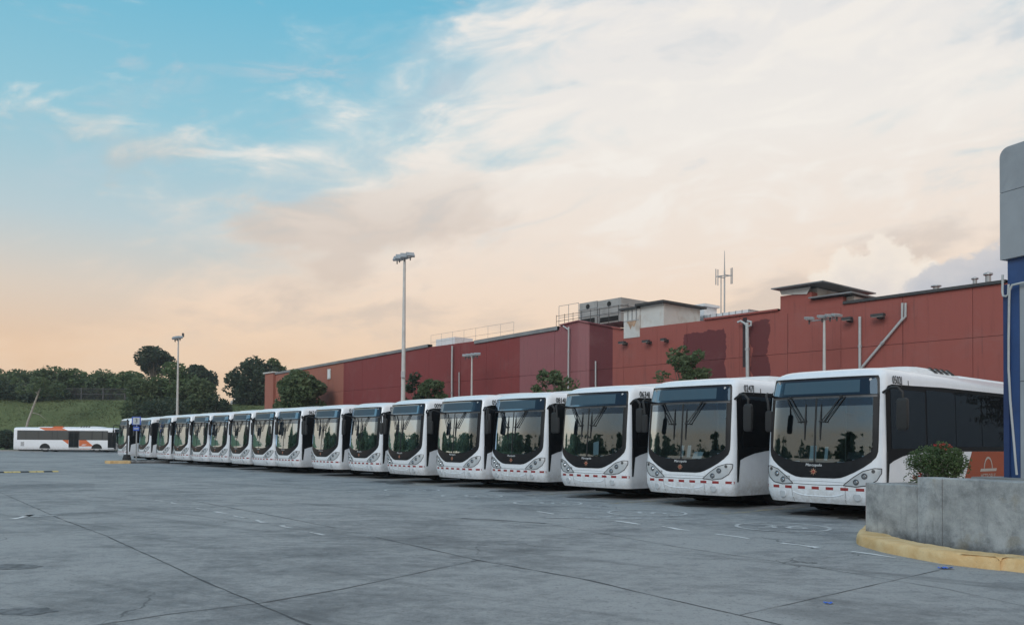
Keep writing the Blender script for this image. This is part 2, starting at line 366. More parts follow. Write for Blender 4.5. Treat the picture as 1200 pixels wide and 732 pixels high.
def link(name, me, parent=None):
    o = bpy.data.objects.new(name, me); COL.objects.link(o)
    if parent: o.parent = parent
    return o
def tag(o, label=None, cat=None, group=None, kind=None):
    if label: o['label'] = label
    if cat: o['category'] = cat
    if group: o['group'] = group
    if kind: o['kind'] = kind
    return o
def thing(name, loc, label, cat, group=None, rz=0):
    o = bpy.data.objects.new(name, None); COL.objects.link(o); o.location = loc; o.rotation_euler = (0, 0, rz); o.empty_display_size = .2
    return tag(o, label, cat, group)
def kids(o): return [c for c in bpy.data.objects if c.parent == o]
def text_pts(txt, size, depth=0, shear=0, align='CENTER', res=2):
    c = bpy.data.curves.new('lettering', 'FONT'); c.body = txt; c.size = size; c.extrude = depth; c.align_x = align; c.align_y = 'CENTER'; c.shear = shear; c.resolution_u = res
    o = bpy.data.objects.new('lettering', c); me = bpy.data.meshes.new_from_object(o)
    vs = [tuple(v.co) for v in me.vertices]; fs = [tuple(p.vertices) for p in me.polygons]
    bpy.data.objects.remove(o); bpy.data.curves.remove(c); bpy.data.meshes.remove(me)
    return vs, fs
def lerp(tab, x):
    if x <= tab[0][0]: return tab[0][1]
    for (a, b), (c, d) in zip(tab, tab[1:]):
        if x <= c: return b+(d-b)*(x-a)/(c-a)
    return tab[-1][1]

# ------------------------------------------------------------------ ground
def gsheet(name, poly, z, m, parent=None):
    b = MB(); b.add([(p[0], p[1], z) for p in poly], [tuple(range(len(poly)))]); return b.build(name, m, parent)
g = MB(); xs = [-2500, -400, -80, -40, -20, -8, 0, 8, 20, 60, 300, 2500]; ys = [-1500, -200, -30, 0, 10, 20, 30, 45, 70, 95, 300, 2800]
g.grid([[(x, y, 0) for x in xs] for y in ys])
GROUND = tag(g.build('ground', M['yard']), kind='structure')
def strip(name, pts, w, m, z=.004, taper=False):
    b = MB(); L = []; R = []
    pts = [Vector((p[0], p[1], 0)) for p in pts]
    fine_ = []
    for a, c in zip(pts, pts[1:]):
        k = max(1, int((c-a).length/.25))
        fine_ += [a.lerp(c, i/k) for i in range(k)]
    fine_.append(pts[-1]); rows = []
    for i, p in enumerate(fine_):
        d = (fine_[min(i+1, len(fine_)-1)]-fine_[max(i-1, 0)]).normalized(); q = Vector((-d.y, d.x, 0))
        ww = w*random.choice((.5, .8, 1, 1.1, 1.7))*random.uniform(.7, 1.25); j = random.uniform(-.45, .45)*w
        rows.append([p+q*(ww/2+j)+Vector((0, 0, z)), p-q*(ww/2-j)+Vector((0, 0, z))])
    b.grid(rows); return b.build(name, m, GROUND)
G = ground
def gl(*pp): return [G(*p) for p in pp]
strip('pavement_joint', gl((0, 576.7), (71.7, 608), (123, 627), (180, 653), (233, 678), (297, 705), (362, 732), (420, 757)), .018, M['joint'])
strip('pavement_joint', gl((440, 629), (560, 656), (683, 678), (800, 705.5), (920, 733), (1010, 755)), .018, M['joint'])
strip('pavement_joint', gl((867, 720.5), (940, 704), (1020, 686), (1101, 667.5)), .012, M['joint'])
strip('pavement_joint', gl((105, 733.5), (200, 719), (300, 707), (400, 690), (470, 675), (560, 656)), .018, M['hair'])
strip('pavement_joint', gl((217, 585), (300, 600), (393, 618)), .02, M['hair'])
strip('pavement_joint', gl((540, 607), (580, 609), (640, 613)), .05, M['joint'])
strip('pavement_joint', gl((640, 613), (790, 640), (960, 665), (1110, 690), (1210, 712)), .012, M['hair'])
M['ghost'] = worn('nearly_gone_marking', (.36, .37, .38), (.20, .207, .215), .66)
def dash(a, b, w, m=None): strip('parking_dash', gl(a, b), w, m or M['mark'], .006)
for a, b, w in (((998, 645.8), (1050, 653.5), .07), ((915.5, 636), (957, 641.5), .075), ((840, 625.5), (879, 631), .08), ((777, 616.5), (806, 621.5), .09), ((722, 610), (750, 614), .09), ((631, 599), (650, 602), .1)):
    dash(a, b, w)
for a, b in (((183, 585.8), (192, 587)), ((200, 588.4), (207, 590)), ((231, 595), (244, 597.6)), ((252, 599), (266, 601.6)), ((273, 604), (289, 607)), ((298, 609), (312, 612)), ((328, 615.5), (342, 618.5)), ((362, 623.5), (379, 627))):
    dash(a, b, .08, M['faint'])
for a, b in (((495, 583), (520, 587)), ((440, 578), (460, 581)), ((283, 562), (303, 563)), ((313, 565), (322, 566)), ((355, 570), (372, 572)), ((400, 574), (420, 577))):
    dash(a, b, .12, M['ghost'])
dash((14, 608), (36, 603), .10); dash((36, 603), (60, 604.5), .3, M['ghost'])
dash((640, 607), (720, 605), .35, M['ghost'])
for px, py, r in ((917, 617.3, .84), (758, 600.7, .86), (642, 589.2, .86), (553, 580.8, .86), (483, 574, .86)):
    c = G(px, py); mt = M['mark'] if px > 600 else M['faint']; b = MB()
    n = 40
    b.grid([[(c.x+cos(2*pi*i/n)*rr_, c.y+sin(2*pi*i/n)*rr_, .006) for rr_ in (r-.07, r)] for i in range(n+1)])
    u = (c-Vector((0, 0, 0))); u.z = 0; u.normalize(); rgt = Vector((u.y, -u.x, 0))
    vs, fs = text_pts('36', .95)
    b.add([c+rgt*x*1.0+u*y*.9+Vector((0, 0, .006)) for x, y, z in vs], fs)
    b.build('bay_circle', M['faint'], GROUND)
def blob(px, py, rx, ry, m, name='oil_shade_stain'):
    c = G(px, py); n = 26
    gsheet(name, [(c.x+cos(2*pi*i/n)*rx*random.uniform(.75, 1.1), c.y+sin(2*pi*i/n)*ry*random.uniform(.7, 1.1)) for i in range(n)], .003, m, GROUND)
blob(28, 716, .28, .2, M['puddle']); blob(8, 664, .4, .25, M['puddle']); blob(745, 607, .9, .25, M['ghost'], 'paint_smear')

# ------------------------------------------------------------------ city buses
# local frame: x runs back from the nose, y to the kerb side, z up
XO = [(.30, .10), (.42, .03), (.60, 0), (.95, .01), (1.2, .03), (1.8, .06), (2.5, .12), (2.80, .18)]
WT = [(.30, 1.24), (.5, 1.285), (1.4, 1.285), (2.5, 1.26), (2.80, 1.235)]
ZT, NOSE, LEN = 2.80, .34, 12.0
def xo(z): return lerp(XO, z)
def wd(z): return lerp(WT, z)
def front(fr, z, off=0):
    """point on the nose at fraction fr of the half width"""
    w = wd(z); t = min(abs(fr), 1)
    x = xo(z)+NOSE*(1-(1-t**3)**(1/3))
    s = t*t*(max(1-t**3, 1e-3))**(-2/3)*NOSE/w
    q = 1/sqrt(1+s*s)
    return Vector((x-off*q, (fr*w)+(off*s*q if fr > 0 else -off*s*q), z))
FR = [0, .08, .16, .24, .32, .40, .48, .56, .63, .70, .76, .82, .875, .905, .93, .95, .965, .978, .988, .995, 1]
FR = [-f for f in FR[:0:-1]]+FR
HOLE = [(1.10, .10), (1.14, .42), (1.20, .62), (1.28, .76), (1.38, .86), (1.46, .875), (2.44, .875)]     # opening of the windscreen
OUT = [(.815, .28), (.83, .38), (.87, .47), (.95, .60), (1.05, .73), (1.15, .83), (1.25, .895), (1.35, .918), (1.6, .925), (2.5, .93), (2.80, .925), (2.86, .91)]
GL = [(1.13, .30), (1.15, .45), (1.20, .60), (1.27, .73), (1.36, .825), (1.45, .845), (2.43, .845)]
def zs(a, b, st):
    n = max(1, round((b-a)/st)); return [a+(b-a)*i/n for i in range(n+1)]
def front_rows(tab, z0, z1, off, cols=24, st=.05):
    rows = []
    z_list = sorted(set([round(z, 4) for z in zs(z0, z1, st)]+[z for z, _ in tab if z0 < z < z1]))
    for z in z_list:
        h = lerp(tab, z); rows.append([front(-h+2*h*j/cols, z, off) for j in range(cols+1)])
    return rows
def shell():
    b = MB(); zl = [.30, .36, .42, .5, .6, .7, .8, .9, 1.0, 1.1, 1.15, 1.2, 1.28, 1.38, 1.46, 1.6, 1.9, 2.2, 2.44, 2.5, 2.6, 2.7, 2.8]
    rings = []
    def ring(z, w, x0, rz=0, back=0):
        pts = []
        for f in FR:
            t = abs(f); pts.append((x0+NOSE*(1-(1-t**3)**(1/3)), f*w, z))
        L = LEN-back
        return pts+[(L-.10, w, z), (L-.02, w-.08, z), (L, w-.25, z), (L, -w+.25, z), (L-.02, -w+.08, z), (L-.10, -w, z)]
    for z in zl: rings.append(ring(z, wd(z), xo(z)))
    for i in range(1, 7):
        a = i/6*pi/2; rings.append(ring(2.80+.24*sin(a), 1.235-.30*(1-cos(a)), .18+.42*(1-cos(a)), back=.15*(1-cos(a))))
    rings.append(ring(3.075, .62, .95, back=.5)); rings.append(ring(3.085, .2, 1.2, back=.9))
    n = len(rings[0]); nf = len(FR)
    vs = [p for r in rings for p in r]; fs = []
    for i in range(len(rings)-1):
        za = rings[i][0][2]; zb = rings[i+1][0][2]; zc = (za+zb)/2
        for j in range(n):
            if j < nf-1 and 1.10 <= zc <= 2.44:
                if abs(FR[j]+FR[j+1])/2 < lerp(HOLE, zc): continue
            fs.append((i*n+(j+1) % n, i*n+j, (i+1)*n+j, (i+1)*n+(j+1) % n))
    k = (len(rings)-1)*n; fs.append(tuple(range(k+n-1, k-1, -1)))
    b.add(vs, fs); return b
def mask_frame():
    b = MB(); off = .007
    b.grid(front_rows(OUT, .815, 1.13, off, 30, .04))
    b.grid(front_rows(OUT, 2.43, 2.86, off, 30, .06))
    for sgn in (-1, 1):
        rows = []
        for z in sorted(set(zs(1.13, 2.43, .06)+[z for z, _ in GL if 1.13 < z < 2.43])):
            a, c = lerp(GL, z), lerp(OUT, z); rows.append([front(sgn*(a+(c-a)*j/14), z, off) for j in range(15)])
        b.grid(rows)
    return b
def side_band(sgn, xa, xb, lo, hi, off, st=.15):
    b = MB(); n = max(2, int((xb-xa)/st)); rows = []
    for i in range(n+1):
        x = xa+(xb-xa)*i/n; z0, z1 = lerp(lo, x), lerp(hi, x)
        rows.append([(x, sgn*(wd(z0+(z1-z0)*j/8)+off), z0+(z1-z0)*j/8) for j in range(9)])
    b.grid(rows); return b
def front_poly(pts, off, sgn=1):
    """patch on the nose from an outline of (y, z), filled by a fan of thin rows"""
    b = MB(); zlo = min(p[1] for p in pts); zhi = max(p[1] for p in pts); rows = []
    n = 14
    for i in range(n+1):
        z = zlo+.002+(zhi-zlo-.004)*i/n; xs_ = []
        for (y0, z0), (y1, z1) in zip(pts, pts[1:]+pts[:1]):
            if (z0 <= z) != (z1 <= z): xs_.append(y0+(y1-y0)*(z-z0)/(z1-z0))
        a, c = min(xs_), max(xs_); rows.append([front(sgn*(a+(c-a)*j/10)/wd(z), z, off) for j in range(11)])
    b.grid(rows); return b
HEAD = [(.55, .685), (.72, .83), (.93, .975), (1.13, 1.035), (1.235, 1.03), (1.235, .94), (1.17, .80), (1.03, .70), (.80, .665)]
def lettering(name, txt, size, y, z, off, m, parent, sx=1, shear=0, align='CENTER'):
    vs, fs = text_pts(txt, size, 0, shear, align)
    b = MB(); b.add([front((y-vx*sx)/wd(z+vy), z+vy, off) for vx, vy, _ in vs], fs); return b.build(name, m, parent)
def side_lettering(name, txt, size, x, z, sgn, m, parent, sx=1, off=.006, align='CENTER', thick=0):
    vs, fs = text_pts(txt, size, 0, 0, align); b = MB()
    # read from outside: on the street side (y < 0) letters run towards the tail
    for d in ((0, 0), (thick, 0)) if thick else ((0, 0),):
        b.add([(x+(vx*sx+d[0])*(-sgn), sgn*(wd(z+vy)+off+(.001 if d[0] else 0)), z+vy) for vx, vy, _ in vs], fs)
    return b.build(name, m, parent)
def disc(b, c, r, ax, n=16, r2=None):
    c = Vector(c); ax = Vector(ax).normalized(); u = ax.orthogonal().normalized(); w = ax.cross(u)
    if r2 is None: b.add([c+(u*cos(2*pi*k/n)+w*sin(2*pi*k/n))*r for k in range(n)], [tuple(range(n))])
    else: b.grid([[c+(u*cos(2*pi*k/n)+w*sin(2*pi*k/n))*q for q in (r2, r)] for k in range(n+1)])
def wheel(t, x, sgn, r=.49):
    b = MB(); y = sgn*1.255
    for (ra, rb, ya, yb) in ((r, r, -.30, -.03), (r, r*.94, -.03, 0), (r*.94, r*.62, 0, .0), (r*.62, r*.60, 0, -.06)):
        n = 28; b.grid([[(x+q*cos(2*pi*k/n), y+sgn*d, r+q*sin(2*pi*k/n)) for q, d in ((ra, ya), (rb, yb))] for k in range(n+1)])
    w = b.build('wheel', M['tyre'], t, True)
    b = MB(); disc(b, (x, y-sgn*.06, r), r*.61, (0, 1, 0), 24)
    b.tube([(x, y-sgn*.06, r), (x, y-sgn*.005, r)], [.15, .12], 14)
    for k in range(10): a = k*pi/5; b.tube([(x+.2*cos(a), y-sgn*.06, r+.2*sin(a)), (x+.2*cos(a), y-sgn*.03, r+.2*sin(a))], .018, 6)
    b.build('rim', M['rim'], w)
def common(t, far=False):
    shell().build('body', M['white'], t, True, 35)
    mask_frame().build('front_mask', M['black'], t, True)
    b = MB(); b.grid(front_rows(GL, 1.13, 2.43, .010, 24, .08)); ws = b.build('windshield', M['windshield'], t, True)
    b = MB(); b.grid([[front(-.84+1.68*j/24, z, .0125) for j in range(25)] for z in (2.27, 2.35, 2.425)]); b.build('visor_band', M['visor'], t, True)
    # inside: dark lining, dash, steering wheel, seats
    b = MB(); b.grid([[(.36, -1.17, z), (11.8, -1.17, z)] for z in (.6, 2.75)]); b.grid([[(.36, 1.17, z), (11.8, 1.17, z)] for z in (.6, 2.75)])
    b.grid([[(.36, y, .6), (11.8, y, .6)] for y in (-1.17, 1.17)]); b.grid([[(.45, y, 2.62), (11.8, y, 2.75)] for y in (-1.17, 1.17)]); b.grid([[(11.8, y, z) for y in (-1.17, 1.17)] for z in (.6, 2.75)])
    b.build('cabin', M['liner'], t)
    b = MB(); rows = []
    for fx, z in ((.10, 1.08), (.16, 1.14), (.45, 1.17), (.55, 1.12), (.57, .8)): rows.append([front(f, 1.25)+Vector((fx, 0, z-1.25)) for f in (-.84, -.6, -.3, 0, .3, .6, .84)])
    b.grid(rows); b.obox((.62, -.60, 1.24), (.14, .5, .16), Matrix.Rotation(.4, 3, 'Y')); b.build('dashboard', M['dash'], t, True)
    b = MB(); c = Vector((.78, -.62, 1.28)); R = Matrix.Rotation(-.9, 3, 'Y'); b.tube([c+R @ Vector((.23*cos(a*pi/10), .23*sin(a*pi/10), 0)) for a in range(21)], .017, 6)
    b.tube([c+R @ Vector((-.2, 0, 0)), c+R @ Vector((.2, 0, 0))], .02, 6); b.tube([c, c-R @ Vector((0, 0, .3))], .03, 6); b.build('steering_wheel', M['trim'], t)
    b = MB(); b.box((1.25, -.85, 1.0), (1.7, -.4, 1.12), .05); b.obox((1.72, -.62, 1.5), (.12, .46, .85), Matrix.Rotation(.15, 3, 'Y')); b.obox((1.80, -.62, 2.0), (.1, .28, .2), Matrix.Rotation(.15, 3, 'Y')); b.build('driver_seat', M['seat'], t)
    b = MB()
    for y in (-.9, -.45, .45, .9):
        for x in (3.2, 4.1, 5.0): b.box((x, y-.2, .95), (x+.42, y+.2, 1.05), .04); b.obox((x+.46, y, 1.4), (.08, .4, .75), Matrix.Rotation(.12, 3, 'Y'))
    b.build('passenger_seats', M['seat'], t)
    b = MB()
    for y in (-.25, .55): b.tube([(2.2, y, .7), (2.2, y, 2.6)], .018, 6)
    b.tube([(2.2, -.25, 2.2), (6, -.25, 2.2)], .016, 6); b.tube([(2.2, .55, 2.2), (6, .55, 2.2)], .016, 6); b.build('handrail', M['galv'], t)
    # middle bar, header rail, destination box
    b = MB(); b.grid([[front(f, z, .016) for f in (.045, .075)] for z in zs(1.13, 2.43, .13)]); b.build('centre_bar', M['trim'], t)
    b = MB(); b.grid([[front(-.90+1.8*j/24, z, .013) for j in range(25)] for z in (2.435, 2.47)]); b.build('header_rail', M['rim'], t, True)
    b = MB(); b.grid(front_rows([(2.49, .90), (2.75, .895), (2.80, .88), (2.83, .85)], 2.49, 2.83, .012, 24, .06)); dg = b.build('destination_box', M['dest_glass'], t, True)
    b = MB(); b.grid([[front(.68-1.33*j/20, z, .0155) for j in range(21)] for z in (2.535, 2.62, 2.71, 2.785)]); b.build('display', M['display'], dg, True)
    for y in (1.0, -1.0):
        b = MB(); c = front(y/1.24, 2.775, .014); disc(b, c, .028, (-1, y*.5, 0), 12); b.build('marker_lamp', M['lamp_bowl'], t)
    # pantograph wipers
    for py, ey, sg in ((.66, .30, 1), (-.46, -.04, -1)):
        w = None; b = MB()
        for k in (0, .09): b.tube([front((py+k*sg)/1.26, 2.455, .03), front((ey+(k*.9+.03)*sg)/1.26, 1.95, .06)], .011, 5)
        b.tube([front((ey+.14*sg)/1.26, 1.95, .06), front((ey-.02*sg)/1.26, 1.97, .055)], .013, 5)
        b.tube([front(py/1.26, 2.455, .0), front(py/1.26, 2.455, .05)], .03, 8)
        w = b.build('wiper', M['trim'], t)
        b = MB(); rows = []
        b.tube([front(ey/1.26, z, .025) for z in (2.32, 2.0, 1.95, 1.9, 1.58)], [.006, .017, .021, .017, .006], 6); b.build('wiper_blade', M['trim'], w)
    # mirrors
    for side in (-1, 1):
        b = MB()
        if side < 0:
            pts = [front(-.965, 2.52, 0), Vector((.20, -1.42, 2.60)), Vector((.16, -1.56, 2.60)), Vector((.16, -1.66, 2.50)), Vector((.16, -1.66, 2.38))]; c = Vector((.16, -1.66, 2.08)); sz_ = (.16, .24, .62)
        else:
            pts = [front(.90, 2.50, 0), Vector((-.06, 1.12, 2.56)), Vector((-.20, 1.06, 2.52)), Vector((-.25, .98, 2.36)), Vector((-.26, .96, 2.2))]; c = Vector((-.26, .95, 1.97)); sz_ = (.12, .17, .44)
        q = [pts[0]]
        for a, d in zip(pts, pts[1:]): q += [a.lerp(d, .5), d]
        b.tube(q, .026, 8); mm = b.build('mirror', M['trim'], t, True)
        b = MB(); rows = []
        for k, s_ in ((-.5, .55), (-.47, .82), (-.40, .97), (0, 1), (.40, .97), (.47, .82), (.5, .55)):
            n = 14; rows.append([c+Vector((sz_[0]*.5*s_*max(-.6, cos(2*pi*i/n)), sz_[1]*.5*s_*sin(2*pi*i/n), k*sz_[2])) for i in range(n+1)])
        b.grid(rows); b.add(rows[0][:-1], [tuple(range(14))]); b.add(rows[-1][:-1], [tuple(range(14))]); b.build('mirror_head', M['trim'], mm, True)
    # lamps
    for sgn in (-1, 1):
        hl = front_poly(HEAD, .008, sgn).build('headlight', M['lamp_bowl'], t, True)
        b = MB()
        for i, (p0, p1) in enumerate(zip(HEAD, HEAD[1:]+HEAD[:1])):
            b.tube([front(sgn*(p0[0]+(p1[0]-p0[0])*k/4)/wd(p0[1]), p0[1]+(p1[1]-p0[1])*k/4, .010) for k in range(5)], .008, 5)
        b.build('lamp_seal', M['trim'], hl)
        for y, z, r in ((.80, .755, .062), (.955, .875, .062), (1.11, .975, .036)):
            c = front(sgn*y/1.285, z, .012); nrm = (front(sgn*y/1.285, z, 1)-front(sgn*y/1.285, z, 0))
            b = MB(); b.tube([c, c+nrm*.012], [r, r*.9], 16, False); disc(b, c+nrm*.002, r*.9, nrm); ln = b.build('lamp_lens', M['lens_dark'] if r > .04 else M['rim'], hl)
            if r > .04: b = MB(); b.tube([c+nrm*.003, c+nrm*.02], [r*.68, r*.45], 12); b.build('bulb', M['chrome'], hl, True)
        b = MB(); c = front(sgn*.81/1.27, .465, .004); nrm = front(sgn*.81/1.27, .465, 1)-front(sgn*.81/1.27, .465, 0)
        b.tube([c, c+nrm*.012], [.085, .075], 18, False); fg = b.build('fog_light', M['white'], t)
        b = MB(); disc(b, c+nrm*.004, .074, nrm); b.build('lens', M['lamp_bowl'], fg)
        b = MB(); b.grid([[front(sgn*f, z, .0025) for f in (.452, .457)] for z in zs(.32, .66, .06)]); b.build('bumper_seam', M['trim'], t)
    b = MB(); b.grid([[front(-.42+.84*j/20, .67+.012*((j-10)/10)**2+d, .003) for j in range(21)] for d in (0, .010)]); b.build('bumper_seam', M['trim'], t)
    b = MB(); b.grid([[front(-.58+1.16*j/20, .745-.02*((j-10)/10)**2+d, .003) for j in range(21)] for d in (0, .005)]); b.build('flap_seam', M['rim'], t)
    b = MB()
    for d0, d1 in ((0, .012), (.012, .03)):
        b.grid([[front((-.43+.86*j/24), .50-.07*(1-((j-12)/12)**4)+d, .001+(.012 if d == .012 else 0)) for j in range(25)] for d in (d0, d1)])
    b.build('bumper_lip', M['white'], t, True)
    b = MB(); x = -.985; i = 0
    while x < .985:
        w = .125 if i % 2 == 0 else .115; b.m = i % 2
        b.grid([[front(max(-.99, min(.99, x+w*j/3)), z, .004) for j in range(4)] for z in (.58, .637)]); x += w; i += 1
    b.build('reflective_strip', [M['red'], M['refl_white']], t, True)
    # emblem: eight-pointed star over a small disc
    em = MB(); c0 = front(.07, .94, .012)
    for k in range(8):
        a = k*pi/4; r1 = .085 if k % 2 == 0 else .075
        P = [(0, 0), (.03*cos(a-.35), .03*sin(a-.35)), (r1*cos(a), r1*sin(a)), (.03*cos(a+.35), .03*sin(a+.35))]
        em.add([front((.09+p[0])/1.28, .94+p[1], .010+.002*(k % 2)) for p in P], [(0, 1, 2, 3)])
    em = em.build('emblem', M['gold'], t)
    b = MB(); b.add([front((.09+.026*cos(k*pi/6))/1.28, .94+.026*sin(k*pi/6), .014) for k in range(12)], [tuple(range(12))]); b.build('emblem_core', M['red'], em)
    lettering('front_lettering', 'Marcopolo', .082, .09, 1.075, .011, M['silver'], t, 1.0, .12)
    b = MB(); b.box((1.15, -.82, .13), (11.5, .82, .60)); b.box((3.1, -1.12, .2), (7.5, 1.12, .6)); b.box((9.1, -1.12, .18), (11.5, 1.12, .6)); b.box((.5, -1.15, .33), (11.9, 1.15, .36)); b.build('chassis', M['chassis'], t)  # underbody boxes carried low to block light and blacken the gap beneath
    for x in (2.3, 8.3):
        for s_ in (-1, 1): wheel(t, x, s_)
    # roof: low front hatch, air-conditioning fairing with four louvres, rear unit
    b = MB()
    def hump(x0, x1, h, w, r0, r1):
        rows = []
        for x, k in ((x0, 0), (x0+r0*.25, .45), (x0+r0*.6, .85), (x0+r0, 1), (x1-r1, 1), (x1-r1*.4, .7), (x1, 0)):
            rows.append([(x, y*w*(.9+.1*k), 3.02+(h)*k*pp) for y, pp in ((-1, 0), (-.95, .45), (-.8, .9), (-.6, 1), (.6, 1), (.8, .9), (.95, .45), (1, 0))])
        b.grid(rows)
    hump(.95, 1.9, .07, .55, .3, .3); hump(1.7, 4.9, .20, .95, 1.1, .5); hump(4.95, 9.6, .13, .9, .2, .6)
    ru = b.build('roof_unit', M['ac'], t, True, 50)
    for s_ in (-1, 1):
        for i in range(4):
            b = MB(); x = 3.35+i*.30
            b.add([(x, s_*.925, 3.095), (x+.2, s_*.925, 3.095), (x+.13, s_*.79, 3.225), (x-.07, s_*.79, 3.225)], [(0, 1, 2, 3)]); b.build('vent', M['chassis'], ru)
def street_side(t, sgn=-1):
    lo = [(.30, .62), (.36, .62), (.365, 1.10), (.6, 1.18), (1.0, 1.27), (1.5, 1.33), (2.0, 1.36), (11.6, 1.36)]
    hi = [(.30, 2.50), (.34, 2.58), (.42, 2.65), (.6, 2.69), (1.4, 2.70), (3, 2.735), (11.6, 2.76)]
    side_band(sgn, .30, 11.6, lo, hi, .004, .06).build('side_mask' if sgn < 0 else 'kerb_side_mask', M['side_black'], t, True)
    wl = [(.5, 2.05, 1.42, 2.60), (2.12, 3.55, 1.46, 2.64), (3.58, 5.0, 1.46, 2.66), (5.03, 6.5, 1.46, 2.66), (6.53, 8.0, 1.46, 2.66), (8.03, 9.5, 1.46, 2.66), (9.53, 11.2, 1.46, 2.66)]
    for a, c, z0, z1 in wl:
        side_band(sgn, a, c, [(0, z0)], [(0, z1)], .009, .5).build('window', M['side_glass'], t, True)
    b = MB(); b.grid([[(x, sgn*(wd(z)+.006), z) for z in (.62, 1.36)] for x in (.29, .345)]); b.build('front_seam', M['trim'], t)
    b = MB()
    for x in (1.32,): b.grid([[(x, sgn*(wd(z)+.004), z) for z in (2.70, 2.80)], [(x+.03, sgn*(wd(z)+.004), z) for z in (2.70, 2.80)]])
    b.build('roof_seam', M['trim'], t)
    # orange flash with the shopping-bag mark
    b = MB(); b.grid([[(x0+(x1-x0)*j/6, sgn*(wd(z)+.003), z) for j in range(7)] for z, x0, x1 in ((.36, 3.75, 8.1), (.7, 3.97, 8.1), (1.0, 4.18, 8.1), (1.358, 4.42, 8.1))]); op = b.build('orange_panel', M['orange'], t, True)
    b = MB()
    n = 14; cx = 5.35
    b.grid([[(cx+.26*r*cos(pi*k/n), sgn*(wd(1)+.007), .97+.27*r*sin(pi*k/n)) for r in (.82, 1)] for k in range(n+1)])
    b.grid([[(cx-.48+d, sgn*(wd(1)+.007), z), (cx+.48+d, sgn*(wd(1)+.007), z)] for z, d in ((.90, 0), (.965, .04))])
    b.build('bag_mark', M['bag'], op)
    side_lettering('side_lettering', 'METROBUS', .20, cx, .77, sgn, M['bag'], op, .88, .007)
    b = MB()
    for x in (2.3, 8.3):
        n = 20; b.grid([[(x+r*cos(pi*k/n), sgn*(wd(.6)+.005), .44+r*sin(pi*k/n)) for r in (.0, .60)] for k in range(n+1)])
    b.build('wheel_arch', M['chassis'], t)
GROUPB = 'white city buses parked side by side in a long row'
bus0 = thing('city_bus', (0, 0, 0), 'x', 'bus', GROUPB)
common(bus0); street_side(bus0, -1); street_side(bus0, 1)
BUS = [ # x, y, turn, number, label
 (6.215, 17.362, -.022, '0502J', 'white bus numbered 0502J at the right end, beside the concrete planter'),
 (4.061, 20.232, -.039, '0247J', 'white bus numbered 0247J, second from the right end of the row'),
 (2.067, 23.022, -.023, '0634J', 'white bus numbered 0634, third from the right, with a tilted sheet in its windshield'),
 (.035, 26.498, -.032, '0814J', 'white bus with number beginning 081, fourth from the right end'),
 (-1.93, 28.284, .009, '0511J', 'fifth white bus from the right, its side number beginning 05'),
 (-4.06, 31.169, .02, '0098J', 'sixth white bus from the right, just right of the tall lamp post'),
 (-6.134, 34.493, .004, '0811J', 'seventh white bus from the right, just left of the tall lamp post'),
 (-8.176, 36.656, .002, '0186J', 'eighth white bus from the right, below the left end of the red wall'),
 (-10.571, 39.511, -.009, '0621J', 'ninth white bus from the right, left of the red wall end'),
 (-12.214, 41.239, .012, '0455J', 'tenth white bus from the right, in front of the round dense tree'),
 (-14.118, 43.737, .010, '0308J', 'eleventh white bus from the right, below the dark spreading tree'),
 (-16.308, 46.944, -.008, '0277J', 'twelfth white bus from the right, fourth from the left end of the unbroken row'),
 (-17.989, 48.679, .004, '0733J', 'third white bus from the left end of the unbroken row'),
 (-20.1, 51.4, -.010, '0392J', 'white bus in front of the left lamp post, second in the unbroken row'),
 (-22.25, 54.0, .012, '0616J', 'leftmost white bus of the unbroken row, beside the end of the low island kerb'),
 (-25.753, 59.339, .02, '0940J', 'white bus right of the blue sign, set back, its side number showing'),
 (-28.445, 61.993, .029, '0125J', 'farthest white bus, behind the pole on a round base, mirror arm sticking out left'),
]
protokids = [o for o in kids(bus0)]
protosub = {o: kids(o) for o in protokids}
buses = []
for i, (x, y, dth, num, lab) in enumerate(BUS):
    if i == 0: t = bus0
    else:
        t = bus0.copy(); COL.objects.link(t)
        for o in protokids:
            if i > 2 and o.name.split('.')[0] in ('handrail', 'passenger_seats', 'flap_seam', 'kerb_side_mask'): continue
            if i > 2 and o.name.split('.')[0] == 'orange_panel': continue
            c = o.copy(); COL.objects.link(c); c.parent = t
            for o2 in protosub[o]:
                d = o2.copy(); COL.objects.link(d); d.parent = c
    t['label'] = lab; t.location = (x, y, 0); th = TH+dth; t.rotation_euler = (0, 0, math.atan2(cos(th), sin(th)))
    buses.append(t)
    side_lettering('side_number', num, .235, .84, 2.775, -1, M['ink'], t, .80, .008, thick=.010)
    if i < 9: lettering('front_number', num, .10, .72, .80, .010, M['ink'], t, .85)
    tt = Vector((cos(th), -sin(th), 0))
# cards and papers standing on the dashboards (each rests there: a thing of its own)
def card(i, y, z0, w, h, label, tilt=.2, roll=0):
    t = buses[i]; R = t.rotation_euler.to_matrix(); b = MB(); c = front(y/1.28, 1.35)+Vector((.12, 0, 0)); c.z = z0
    pts = []
    for dx_, a, d in ((0, -1, 0), (0, 1, 0), (tilt*h, 1, 1), (tilt*h, -1, 1)):
        pts.append(Vector((dx_, a*w/2*cos(roll)+(d*h)*sin(roll), d*h*cos(roll)-a*w/2*sin(roll))))
    pts2 = [p+Vector((.004, 0, 0)) for p in pts]
    b.add(pts+pts2, [(0, 1, 2, 3), (7, 6, 5, 4), (0, 4, 5, 1), (1, 5, 6, 2), (2, 6, 7, 3), (3, 7, 4, 0)])
    o = b.build('paper_card', M['paper']); o.location = t.location+R @ c; o.rotation_euler = t.rotation_euler
    tag(o, label, 'paper', 'papers standing behind windshields')
card(0, .20, 1.17, .15, .30, 'larger pale card left of the middle bar in the windshield of bus 0502J')
card(0, -.09, 1.17, .07, .28, 'narrow pale card right of the middle bar in bus 0502J')
